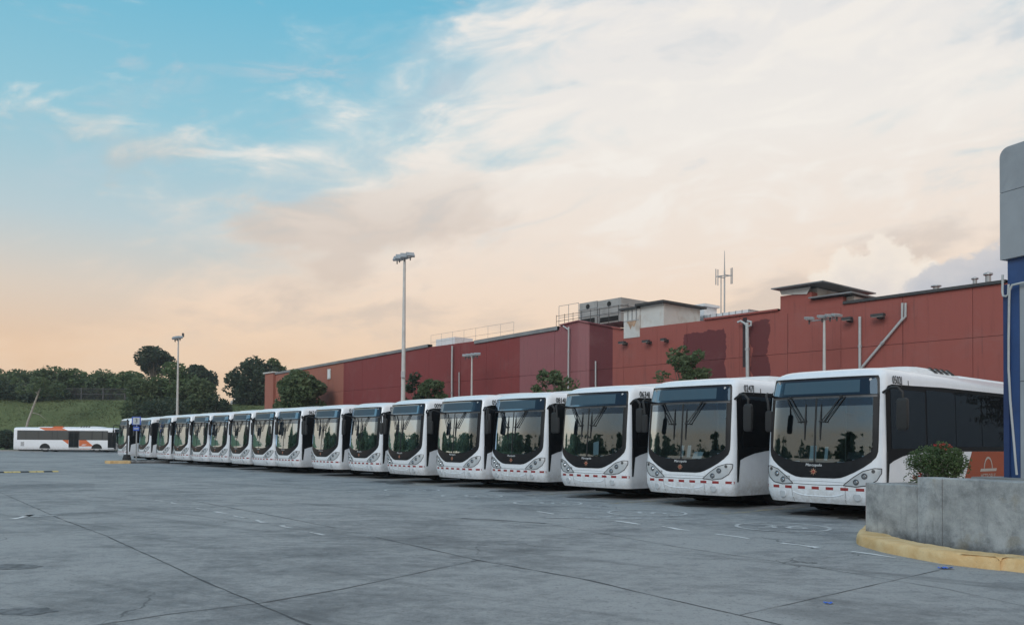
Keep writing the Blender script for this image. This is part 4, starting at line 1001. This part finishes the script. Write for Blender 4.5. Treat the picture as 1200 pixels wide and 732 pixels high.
# long duct and lean-to roof right of the plant room
s0, s1 = ws(878, 372, 24), ws(778, 380, 24); za, zb = wz(825, 385, 24), wz(825, 369.5, 24)
t = thing('roof_duct', tuple(BW+NV*4-TV*s0+Vector((0, 0, za))), 'long pale air duct running along the roof by the plant room', 'duct', None, bz)
MB().box((0, -1.2, -1), (s1-s0, 0, zb-za)).build('duct_run', M['ac'], t)
w = (s1-s0); x_ = w*.52
b = MB(); b.box((x_, -1.3, zb-za), (x_+1.6, -.1, zb-za+.55)); b.box((x_-.15, -1.4, zb-za+.55), (x_+1.75, 0, zb-za+.7)); b.build('cowl', M['ac'], t)
for i in range(14): MB().box((i*w/14, -1.22, -.02), (i*w/14+.06, .015, zb-za+.015)).build('flange', M['galv'], t)
s0, s1 = ws(824, 373, 21.5), ws(778, 378, 21.5)
t = thing('lean_to_roof', tuple(BW+NV*1.5-TV*s0+Vector((0, 0, wz(800, 382, 21.5)-.6))), 'dark sloping sheet roof between the plant room and the duct', 'roof', None, bz)
h = wz(824, 371.5, 21.5)-wz(800, 382, 21.5)+.6; w = s1-s0
b = MB(); b.add([(0, 0, h-.5), (w, 0, .5), (w, -2, .9), (0, -2, h), (0, 0, h-.35), (w, 0, .65), (w, -2, 1.05), (0, -2, h+.15)], [(0, 1, 2, 3), (7, 6, 5, 4), (0, 4, 5, 1), (1, 5, 6, 2), (2, 6, 7, 3), (3, 7, 4, 0)]); b.build('roof_sheet', M['cap'], t)
MB().box((.1, -1.9, 0), (w-.1, -.1, .45)).build('louvre', M['chassis'], t)
# antenna mast
s = ws(849, 365, 26); zb, zt = wz(849, 372, 26), wz(849, 317, 26)
q = BW+NV*6-TV*s
t = thing('antenna_mast', (q.x, q.y, zb-.8), 'slim radio antenna mast with small dipoles standing on the roof', 'antenna', None, bz); h = zt-zb+.8
MB().tube([(0, 0, 0), (0, 0, h)], .045, 8).build('mast', M['galv'], t); MB().tube([(.25, 0, 0), (.25, 0, h*.92)], .03, 6).build('cable', M['galv'], t)
MB().tube([(0, 0, h), (0, 0, h+wz(849, 294, 26)-zt)], [.035, .015], 6).build('whip', M['galv'], t)
for dx_, dy_, zz_ in ((-.55, 0, .90), (.55, .1, .92), (.1, .5, .88), (-.1, -.5, .93)):
    b = MB(); b.tube([(0, 0, h*zz_), (dx_, dy_, h*zz_)], .03, 5); b.tube([(dx_, dy_, h*zz_-.5), (dx_, dy_, h*zz_+.45)], .03, 5); b.build('dipole', M['galv'], t)
# frame of thin pipes and a grey box on the left roof
s0, s1 = ws(602, 396, 24), ws(505, 400, 24); zb = wz(550, 405, 24)
t = thing('roof_frame', tuple(BW+NV*4-TV*s0+Vector((0, 0, zb-1))), 'thin pipe frame on the left part of the roof', 'railing', None, bz); w = s1-s0
for i in range(8): MB().tube([(w*i/7, 0, 0), (w*i/7, 0, 2.3)], .012, 5).build('post', M['galv'], t)
for z in (1.7, 2.3): MB().tube([(0, 0, z), (w, 0, z)], .011, 5).build('rail', M['galv'], t)
p_ = wbox('roof_box', 511, 533, 396.2, 410, 24, 1.8, 'ac'); p_.name = 'roof_box'
s0 = ws(655, 380, 23.5)
t = thing('roof_frame', tuple(BW+NV*3.5-TV*ws(678, 380, 23.5)+Vector((0, 0, wz(665, 390, 23.5)))), 'square pipe frame just left of the cooling units', 'railing', None, bz); w = s0-ws(678, 380, 23.5)
for i in (0, .5, 1): MB().tube([(w*i, 0, 0), (w*i, 0, 1.9)], .02, 5).build('post', M['galv'], t)
for z in (1.1, 1.9): MB().tube([(0, 0, z), (w, 0, z)], .016, 5).build('rail', M['galv'], t)
# pipes and lamps on the wall
def wp(px, py, out=.12, d=DW): q = on_d(px, py, d-out); return q
def wall_pipe(name, pts, r, label, m='pipe', out=.12, cat='pipe', group=None):
    P = [wp(x, y, out) for x, y in pts]; t = thing(name, (P[0].x, P[0].y, P[0].z), label, cat, group); o = Vector(t.location)
    b = MB(); r *= .62; b.tube([p-o for p in P], r, 9); b.build('pipe', M[m], t, True)
    k = 0
    for a_, c_ in zip(P, P[1:]):
        n_ = int((c_-a_).length/1.6)
        for i in range(1, n_+1):
            e = a_.lerp(c_, i/(n_+1)); dd = (c_-a_).normalized()*.06; b = MB(); b.tube([e-o-dd, e-o+dd], r*1.35, 9); b.build('clamp', M['galv'], t)
    return t
GP = 'pale pipes on the red wall'
wall_pipe('drain_pipe', [(1007.6, 371), (1007.6, 440), (1007.6, 500)], .10, 'straight vertical pale pipe next to the slanting pipe on the red wall', group=GP)
wall_pipe('drain_pipe', [(1057.5, 355), (1057.2, 374), (1011, 429), (1000, 450)], .09, 'slanting pale pipe that runs down left across the red wall', group=GP, out=.16)
wall_pipe('drain_pipe', [(1061.3, 355), (1061, 371), (1056, 376)], .08, 'short pale pipe stub at the head of the slanting pipe', group=GP, out=.16)
wall_pipe('drain_pipe', [(875.5, 378), (876, 440), (876.5, 520)], .14, 'thick pale pipe with bent head beside a dark stain on the wall', group=GP, out=.3)
wall_pipe('bent_vent', [(864.5, 377.5), (868, 376), (873, 379), (876, 383), (880, 381), (880.5, 377), (876, 376)], .09, 'looped vent fitting at the head of the thick pale pipe', cat='vent pipe', out=.3)
wall_pipe('drain_pipe', [(666.5, 383), (666, 440), (665.5, 520)], .08, 'thin pale pipe with a small arm, right of the pink patch centre', group=GP, out=.2)
wall_pipe('drain_pipe', [(530, 405), (529.5, 440), (529.5, 500)], .10, 'pale vertical pipe left of the small double lamp on the wall', group=GP, out=.2)
wall_pipe('drain_pipe', [(698, 423), (698, 500)], .07, 'short pale pipe on the dark red strip of the wall', group=GP, out=.15)
wall_pipe('drain_pipe', [(538, 436), (538, 500)], .06, 'lowest thin pipe left of the small double lamp', group=GP, out=.15)
wall_pipe('conduit', [(660, 382), (666, 386)], .07, 'short slanted arm at the head of the thin pale pipe', cat='pipe', out=.2)
b = MB(); a, c = ws(875.5), ws(870.5); b.add([(a, .009, wz(873, 430)), (c, .009, wz(873, 430)), (c, .009, wz(873, 372)), (a, .009, wz(873, 372))], [(0, 1, 2, 3)]); b.build('dark_stripe', mat('dark_stripe', (.035, .022, .025), .8, var=.3), wh)
def wall_lamp(px, yb, yt, arms, label, d, s=.8):
    pb = on_d(px, yb, d); pt = at_y(px, yt, pb.y)
    t = mast('yard_lamp', (pb.x, pb.y, 0), pt.z, label, 'lamp post', .10, group='smaller lamp posts along the red wall')
    floods(t, pt.z, arms, s)
wall_lamp(966, 480, 373, [(-1.1, .1, .3, 0), (-.05, .2, .3, 0), (.55, .2, .3, 0), (1.0, .1, .3, .3)], 'thin lamp post with four heads in front of the right part of the wall', 18, .62)
wall_lamp(552.5, 490, 417, [(-.9, .1, .3, 0), (-.35, .1, .3, 0), (.4, .1, .3, 0), (.95, .1, .3, 0)], 'small double lamp post in front of the deep red wall', 18, .7)
def wall_light(px, py, label, w=.9, drop=.16):
    w *= .48
    q = wp(px, py, .0); t = thing('wall_light', (q.x, q.y, q.z), label, 'wall light', 'dark floodlights bracketed to the red wall', bz)
    MB().box((-w/2, .28, -.05), (w/2, .50, .07)).build('housing', M['dark_steel'], t); MB().box((-w*.2, 0, -.12), (w*.2, .28, .03)).build('bracket', M['dark_steel'], t)
    MB().box((-w*.42, .30, -.07), (w*.42, .48, -.053)).build('lens', M['lampglass'], t)
wall_light(998, 374.5, 'dark wall light just left of the vertical pale pipe')
wall_light(1034, 370.5, 'dark wall light between the vertical and the slanting pale pipes', 1.2)
wall_light(734.5, 402, 'dark wall light below the plant room, leftmost of three'); wall_light(762.5, 400.5, 'dark wall light below the right part of the plant room'); wall_light(783, 398.5, 'dark wall light right of the plant room, above the leafy tree', .6)
# small hatch on the salmon end of the wall
q = wp(386, 438, .02); t = thing('wall_vent', (q.x, q.y, q.z), 'small pale square vent high on the salmon end of the wall', 'vent', None, bz); MB().box((-.28, 0, -.45), (.28, .06, .45)).build('frame', M['render'], t); MB().box((-.2, .06, -.36), (.2, .065, .36)).build('cover', M['ac'], t)
# salmon end pier with its pale cap
b = MB(); s = ws(320, 440); MB().box((s-.6, -.3, 0), (S1+.35, .25, wz(318, 437.5))).build('end_pier', M['wall'], wh); MB().box((s-.8, -.5, wz(318, 437.5)), (S1+.5, .4, wz(318, 436))).build('pier_cap', M['render'], wh)
# trees in the strip between the buses and the wall
GW = 'young trees between the buses and the red wall'
def strip_tree(px, ytop, wpx, d, label, **k):
    p = on_d(px, ytop, d); w = wpx/F*p.y
    tree('young_tree', p.x, p.y, 0, p.z, w, label, group=GW, **k)
strip_tree(800, 396, 74, 16.5, 'airy young tree below the plant room, over the second and third buses', seed=51, crown0=.42, clumps=36, n=60, size=.13, cr=.10, fill=.4, leaf='leaf_mid', top=.3, trunk_r=.07, limbs=26)
strip_tree(649, 426, 62, 16.5, 'low airy young tree in front of the pink patch', seed=52, crown0=.48, clumps=26, n=60, size=.15, cr=.12, fill=.4, leaf='leaf_mid', top=.3, trunk_r=.07, limbs=20)
strip_tree(486, 428, 38, 16.5, 'young tree just right of the tall lamp post', seed=53, crown0=.35, clumps=26, n=70, size=.16, cr=.15, fill=.4, leaf='leaf_dark', trunk_r=.07, limbs=16)
strip_tree(505, 436, 40, 16.5, 'second young tree right of the tall lamp post, lower and bushier', seed=54, crown0=.3, clumps=32, n=80, size=.17, cr=.15, fill=.5, leaf='leaf_mid', trunk_r=.07, limbs=14)

tree('broadleaf_tree', 23, 27, 0, 7.5, 6.5, 'dark leafy tree beyond the right edge, mirrored in the side glass of the nearest bus', seed=61, crown0=.25, clumps=40, n=90, size=.22, leaf='leaf_dark')
# ------------------------------------------------------------------ planter island on the right
K = [G(1213, 672.5), G(1200, 671), G(1170, 668), G(1135, 664), G(1102, 659.8), G(1065, 653), G(1035, 646.8), G(1016, 641.5), G(1007, 638.6), G(1003.6, 635.5), G(1005.5, 631), G(1009.5, 627)]
W0 = ground(1015.8, 622.1, .15); W1 = ground(1075.7, 630.1, .15); W2 = ground(1200, 645.9, .15); WD = (W2-W1); WD.z = 0; WD.normalize()
WN = Vector((-WD.y, WD.x, 0))                     # away from the camera
if WN.y < 0: WN = -WN
W3 = W2+WD*3.2
# kerb: swept rounded section along its front line
inner = [W3, W2, W1.lerp(W2, .6), W1.lerp(W2, .25), W1, W0.lerp(W1, .6), W0.lerp(W1, .3), W0, W0, W0-WD*.02, W0+WN*.5, W0+WN*1.2]
pl = K[:]; pl[0] = W3-WN*.38; pl[-1] = pl[-2]+(pl[-1]-pl[-2])*3
pp_ = [Vector((p.x, p.y, 0)) for p in pl]
dense = []
for i in range(len(pp_)-1):
    a0, a1, a2, a3 = pp_[max(0, i-1)], pp_[i], pp_[i+1], pp_[min(len(pp_)-1, i+2)]
    for k_ in range(6):
        u = k_/6; dense.append(.5*((2*a1)+(a2-a0)*u+(2*a0-5*a1+4*a2-a3)*u*u+(3*a1-a0-3*a2+a3)*u**3))
dense.append(pp_[-1])
rk = random.Random(4); rows = []
for i, p in enumerate(dense):
    d = (dense[min(i+1, len(dense)-1)]-dense[max(i-1, 0)]).normalized(); nrm = Vector((d.y, -d.x, 0))
    if nrm.dot(Vector((7.5, 12, 0))-p) < 0: nrm = -nrm
    j = lambda: rk.uniform(-.006, .006)
    rows.append([p+nrm*(x+j())+Vector((0, 0, z+j()*.7)) for x, z in ((0, -.02), (.004, .06), (.012, .115), (.035, .145), (.07, .155), (.22, .152), (.45, .150))])
isl = thing('planter_island', (W1.x, W1.y, 0), 'grey concrete planter with yellow kerb at the right edge', 'planter')
o_ = Vector((W1.x, W1.y, 0)); rz_ = math.atan2(WD.y, WD.x); isl.rotation_euler = (0, 0, rz_); Ri = Matrix.Rotation(-rz_, 3, 'Z')
b = MB(); b.grid([[Ri @ (q-o_) for q in r] for r in rows]); b.build('kerb', M['kerb'], isl, True)
L0 = (W0-W1).length; L3 = (W3-W1).length
def slab(name, x0, x1, y0, y1, z0, z1, ch=.015, seed=0, par=isl, m='concrete'):
    """cast block with chipped, slightly uneven top edge"""
    rs = random.Random(seed); nx = max(2, int((x1-x0)/.12)); b = MB()
    sec = [(y0, z0), (y0, z1-ch), (y0+ch, z1), (y1-ch, z1), (y1, z1-ch), (y1, z0)]
    b.grid([[(x0+(x1-x0)*i/nx, y+rs.uniform(-.004, .004), z+(rs.uniform(-.008, .004) if z > z1-.05 else 0)) for y, z in sec] for i in range(nx+1)])
    b.add([(x0, y, z) for y, z in sec], [tuple(range(6))]); b.add([(x1, y, z) for y, z in sec], [tuple(range(5, -1, -1))]); return b.build(name, M[m], par, True, 30)
ZT_ = .15
slab('low_wall', -L0, -.004, .02, .30, ZT_-.1, .905, .012, 1)
xj = (ground(1100.8, 634, .15)-W1).dot(WD)
slab('wall_block', 0, xj-.004, -.005, .34, ZT_-.1, 1.03, .014, 2)
slab('wall_block', xj+.002, L3, 0, .34, ZT_-.1, 1.035, .014, 3)
slab('back_wall', 0, L3, 3.0, 3.3, ZT_-.1, 1.0, .014, 4); slab('end_wall', L3-.25, L3-.003, .345, 2.995, ZT_-.1, .79, .012, 8); slab('end_wall', .003, .26, .345, 2.995, ZT_-.1, 1.0, .014, 5)
slab('low_wall', -L0, -L0+.25, .305, 3.2, ZT_-.1, .90, .012, 6)
slab('top_slab', 1.05, L3, .346, 2.99, .80, 1.02, .012, 7)
MB().box((.265, .345, .3), (1.045, 2.99, .93)).build('soil', M['soil'], isl); MB().box((-L0+.255, .305, .12), (-.006, 3.1, .75)).build('soil', M['soil'], isl)
MB().box((-L0-.012, .03, .2), (-L0-.003, .10, .90)).build('red_paint_edge', M['red'], isl)
# flowering shrub growing in the planter
Y_b = 13.5
p = at_y(1099, 562, Y_b); pt = at_y(1099, 519, Y_b)
t = thing('flowering_shrub', (p.x, p.y, .76), 'small green shrub with red flowers growing in the concrete planter', 'shrub')
rb = random.Random(77)
stems = MB(); lv = MB(); fl = MB(); h = pt.z-.76
for i in range(80):
    a = rb.uniform(0, 2*pi); rr_ = sqrt(rb.uniform(.01, 1)); e = Vector((cos(a)*rr_*.44, sin(a)*rr_*.38, h*(.42+.52*sqrt(max(0, 1-rr_*rr_))*rb.uniform(.75, 1.05))))
    s0 = Vector((rb.choice((-.14, .0, .19))+rb.uniform(-.04, .04), rb.uniform(-.06, .06), -.05)); m_ = s0.lerp(e, .5)+Vector((rb.uniform(-.04, .04), 0, .05))
    stems.tube([s0, m_, e], [.010, .007, .003], 5)
    leaves(lv, e, .095, 52, .021, .9, 300+i); leaves(lv, m_.lerp(e, .5), .09, 40, .021, .9, 500+i)
for x, z in ((-.42, .30), (-.40, .36), (-.06, .95), (.02, .98), (-.02, .92), (.07, .94), (-.10, .97), (.04, .88)):
    leaves(fl, Vector((x*1.02, -.2+rb.uniform(-.1, .1), h*z)), .03, 14, .016, 1, int(x*100)+900)
for i in range(26):
    a = rb.uniform(0, 2*pi); rr_ = rb.uniform(.3, 1); e = Vector((cos(a)*rr_*.42, sin(a)*rr_*.36, h*rb.uniform(.12, .5))); leaves(lv, e, .12, 60, .022, .9, 800+i)
stems.build('stems', M['palebark'], t); lv.build('foliage', M['leaf_light'], t); fl.build('flowers', M['flower'], t)
# blue and grey corner structure standing on the planter, square with it
Yc = 12.0
A = at_y(1176.5, 562, Yc); zf = at_y(1173, 305, Yc).z; zm = at_y(1173, 334, Yc).z
def onp(px, py, out=0):
    r = ray(px, py); o = A-WN*out; return O+r*((o-O).dot(WN)/r.dot(WN))
w1 = (onp(1194, 450)-A).dot(WD); zt = onp(1190, 170).z
t = thing('sign_pylon', (A.x, A.y, 1.02), 'tall blue and grey clad column at the right edge, standing on the planter', 'column', None, rz_)
z_ = lambda z: z-1.02
MB().box((0, 0, 0), (w1*.36, 1.3, z_(zm))).build('blue_edge', M['dblue'], t); MB().box((w1*.365, .035, 0), (w1, 1.3, z_(zm)-.003)).build('blue_panel', M['blue'], t)
MB().box((w1*.99, .02, 0), (w1*1.04, .05, z_(zm)-.006)).build('corner_trim', M['dblue'], t)
zmid = z_(at_y(1195, 448, Yc).z)
for a_, c_ in ((.004, zmid-.004), (zmid+.004, z_(zm)-.01)): MB().box((w1*1.045, .012, a_), (w1*1.045+2.2, 1.3, c_)).build('grey_panel', M['fascia'], t)
MB().box((.05, .03, z_(zm)+.003), (2.4, 1.28, z_(zf)+.02)).build('blue_neck', M['blue'], t)
zj = at_y(1173, 227, Yc).z
def fas(z0, z1, rounded):
    b = MB(); r = .13; n = 8; L = 2.5
    prof = [(-.012, z_(z0)), (-.012, z_(z1)-(r if rounded else 0))]
    if rounded: prof += [(-.012+r*(1-cos(i*pi/2/n)), z_(z1)-r+r*sin(i*pi/2/n)) for i in range(1, n+1)]
    else: prof += [(-.012, z_(z1))]
    prof += [(L, z_(z1)), (L, z_(z0))]; n = len(prof)
    b.add([(x, -.04, z) for x, z in prof]+[(x, 1.36, z) for x, z in prof], [tuple(range(n-1, -1, -1)), tuple(range(n, 2*n))]+[(i, (i+1) % n, n+(i+1) % n, n+i) for i in range(n)]); b.build('fascia_panel', M['fascia'], t)
fas(zf, zj-.004, False); fas(zj+.004, zt, True)
Rp = Matrix.Rotation(-rz_, 3, 'Z')
pz = lambda px, py: Rp @ (onp(px, py, .045)-Vector((A.x, A.y, 1.02)))
b = MB(); b.tube([pz(1215, 328), pz(1197, 331.5), pz(1186, 334), pz(1183.2, 340), pz(1182.6, 352), pz(1182, 400), pz(1182, 432), pz(1184, 470), pz(1187.5, 510), pz(1190, 540), pz(1191.5, 556)], .016, 9); b.build('white_pipe', M['pipe'], t, True)
b = MB(); b.tube([pz(1175, 322), pz(1174.8, 342), pz(1175.5, 346.5), pz(1179, 347), pz(1181.5, 345), pz(1182, 333)], .016, 8); b.build('pipe_loop', M['pipe'], t, True)
b = MB(); b.box((-.28, -.30, .004), (2.4, 1.4, .03)); b.build('base_plate', mat('base_grey', (.22, .22, .22), .8, var=.2, scale=3), t)
# litter
for px, py, s, lab in ((1108, 666.3, 1.0, 'larger scrap of blue plastic lying by the yellow kerb'), (971, 707, .55, 'small scrap of blue plastic on the open concrete')):
    q = G(px, py); b = MB(); rb = random.Random(int(px)); n = 7
    b.grid([[(q.x+(i-3)*.026*s*rb.uniform(.8, 1.2), q.y+(j-1.5)*.03*s*rb.uniform(.7, 1.3), .006+abs(rb.gauss(0, .014))*s) for j in range(4)] for i in range(n)])
    tag(b.build('plastic_scrap', M['scrap'], None, True), lab, 'litter', 'scraps of blue plastic on the ground')

# ------------------------------------------------------------------ small island, signs and hump at the left
q0, q1 = G(127, 543.0), G(190, 542.5)
t = thing('kerb_island', (q0.x, q0.y, 0), 'low island kerb, yellow at its left end, before the farthest buses', 'kerb'); dd = q1-q0; dd.z = 0; t.rotation_euler = (0, 0, math.atan2(dd.y, dd.x)); L = dd.length
MB().box((0, 0, 0), (L*.42, 1.2, .17), .08).build('yellow_end', M['kerb'], t); MB().box((L*.423, .02, 0), (L*1.15, 1.2, .165), .04).build('grey_kerb', M['concrete'], t)
pb = G(159.5, 542); yy = pb.y+.7
pb = at_y(159.5, 541, yy); t = thing('sign_post', (pb.x, yy, .165), 'blue sign with white figure 3 on a thin post at the island', 'sign')
ztop = at_y(160, 488, yy).z-.165
MB().tube([(0, 0, -.02), (0, 0, ztop-.05)], .045, 8).build('post', M['galv'], t)
wS = 10.5/F*yy; hS = 9.6/F*yy
sb = MB().box((-wS/2, -.08, ztop-hS), (wS/2, -.05, ztop)).build('sign_board', M['bluesign'], t)
b = MB(); a_ = wS*.38; b.add([(-a_, -.084, ztop-hS*.93), (a_, -.084, ztop-hS*.93), (a_, -.084, ztop-hS*.10), (-a_, -.084, ztop-hS*.10)], [(0, 1, 2, 3)]); b.build('sign_face', M['signwhite'], sb)
vs, fs = text_pts('3', hS*.80); b = MB(); b.add([(x*1.15, -.088, y+ztop-hS*.52) for x, y, _ in vs], fs); b.build('figure', M['ink'], sb)
zl = ztop-hS-.10; hl_ = 5/F*yy
lb = MB().box((-wS*.34, -.08, zl-hl_), (wS*.34, -.05, zl)).build('lower_board', M['bluesign'], t)
b = MB(); b.box((-wS*.27, -.086, zl-hl_*.62), (wS*.27, -.082, zl-hl_*.38)); b.build('white_band', M['signwhite'], lb)
pb = at_y(148.6, 541, yy); t = thing('marker_post', (pb.x, yy, .165), 'thin dark pole standing in a black round base on the island', 'post')
MB().tube([(0, 0, .1), (0, 0, at_y(148.6, 491, yy).z-.165)], .05, 8).build('pole', M['dark_steel'], t)
b = MB(); b.tube([(0, 0, 0), (0, 0, .10), (0, 0, .16), (0, 0, .34), (0, 0, .36)], [.26, .27, .24, .20, .05], 18); b.build('base', M['tyre'], t, True)
# black and yellow speed hump
q0, q1 = G(-40, 554.2), G(68, 552.5); dd = q1-q0; dd.z = 0; L = dd.length
t = thing('speed_hump', (q0.x, q0.y, 0), 'black and yellow speed hump lying on the yard at the left edge', 'speed hump', None, math.atan2(dd.y, dd.x))
edges = [0, .17, .28, .37, .50, .565, .63, .70, .77, .86, .925, 1.0]; mk = mat('hump_yellow', (.50, .40, .16), .8, var=.25, scale=6)
cuts = [(-40, -26, 0), (-26, -10, 1), (-10, 2.5, 0), (2.5, 11.5, 1), (12, 22, 1), (22, 32, 0), (32, 41, 1), (41.5, 50, 1), (50, 60.5, 0), (60.5, 68, 1)]
for x0, x1, k_ in cuts:
    a, c = (x0+40)/108*L, (x1+40)/108*L-.02; b = MB()
    sec = [(-.22, 0), (-.17, .035), (-.06, .055), (.06, .055), (.17, .035), (.22, 0)]
    b.grid([[(x, y, z) for y, z in sec] for x in (a, c)]); b.add([(a, y, z) for y, z in sec], [tuple(range(6))]); b.add([(c, y, z) for y, z in sec], [tuple(range(5, -1, -1))])
    b.build('hump_segment', mk if k_ else M['trim'], t)
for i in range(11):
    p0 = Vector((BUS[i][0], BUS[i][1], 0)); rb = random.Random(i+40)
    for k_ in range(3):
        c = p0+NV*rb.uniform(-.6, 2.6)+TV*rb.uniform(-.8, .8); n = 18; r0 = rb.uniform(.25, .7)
        gsheet('oil_shade_stain', [(c.x+cos(2*pi*j/n)*r0*rb.uniform(.6, 1.15), c.y+sin(2*pi*j/n)*r0*rb.uniform(.6, 1.15)) for j in range(n)], .0015+.0005*k_, M['stain'], GROUND)  # oil drips that also paint the dark shade under the bus fronts
# worn yellow bay lines running in under the buses
for i in range(0, 9):
    p0 = (Vector((BUS[i][0], BUS[i][1], 0))+Vector((BUS[i+1][0], BUS[i+1][1], 0)))*.5 if i < 16 else None
    strip('bay_line', [p0-NV*.9, p0+NV*11], .16, M['yline'], .005)
p0 = Vector((BUS[0][0], BUS[0][1], 0))+TV*1.75
strip('bay_line', [p0-NV*.6, p0+NV*11], .16, M['yline'], .005)

# ------------------------------------------------------------------ evening air
hz = MB().box((-2600, -1600, -1.0), (2600, 2900, 26)).build('haze', bpy.data.materials.new('haze_air')); hm = hz.data.materials[0]; hm.use_nodes = True
hn = hm.node_tree; hn.nodes.clear(); pvn = hn.nodes.new('ShaderNodeVolumePrincipled'); pvn.inputs['Color'].default_value = (.80, .86, .92, 1); pvn.inputs['Density'].default_value = .00045; pvn.inputs['Anisotropy'].default_value = .2
ho = hn.nodes.new('ShaderNodeOutputMaterial'); hn.links.new(pvn.outputs[0], ho.inputs['Volume']); tag(hz, kind='stuff')
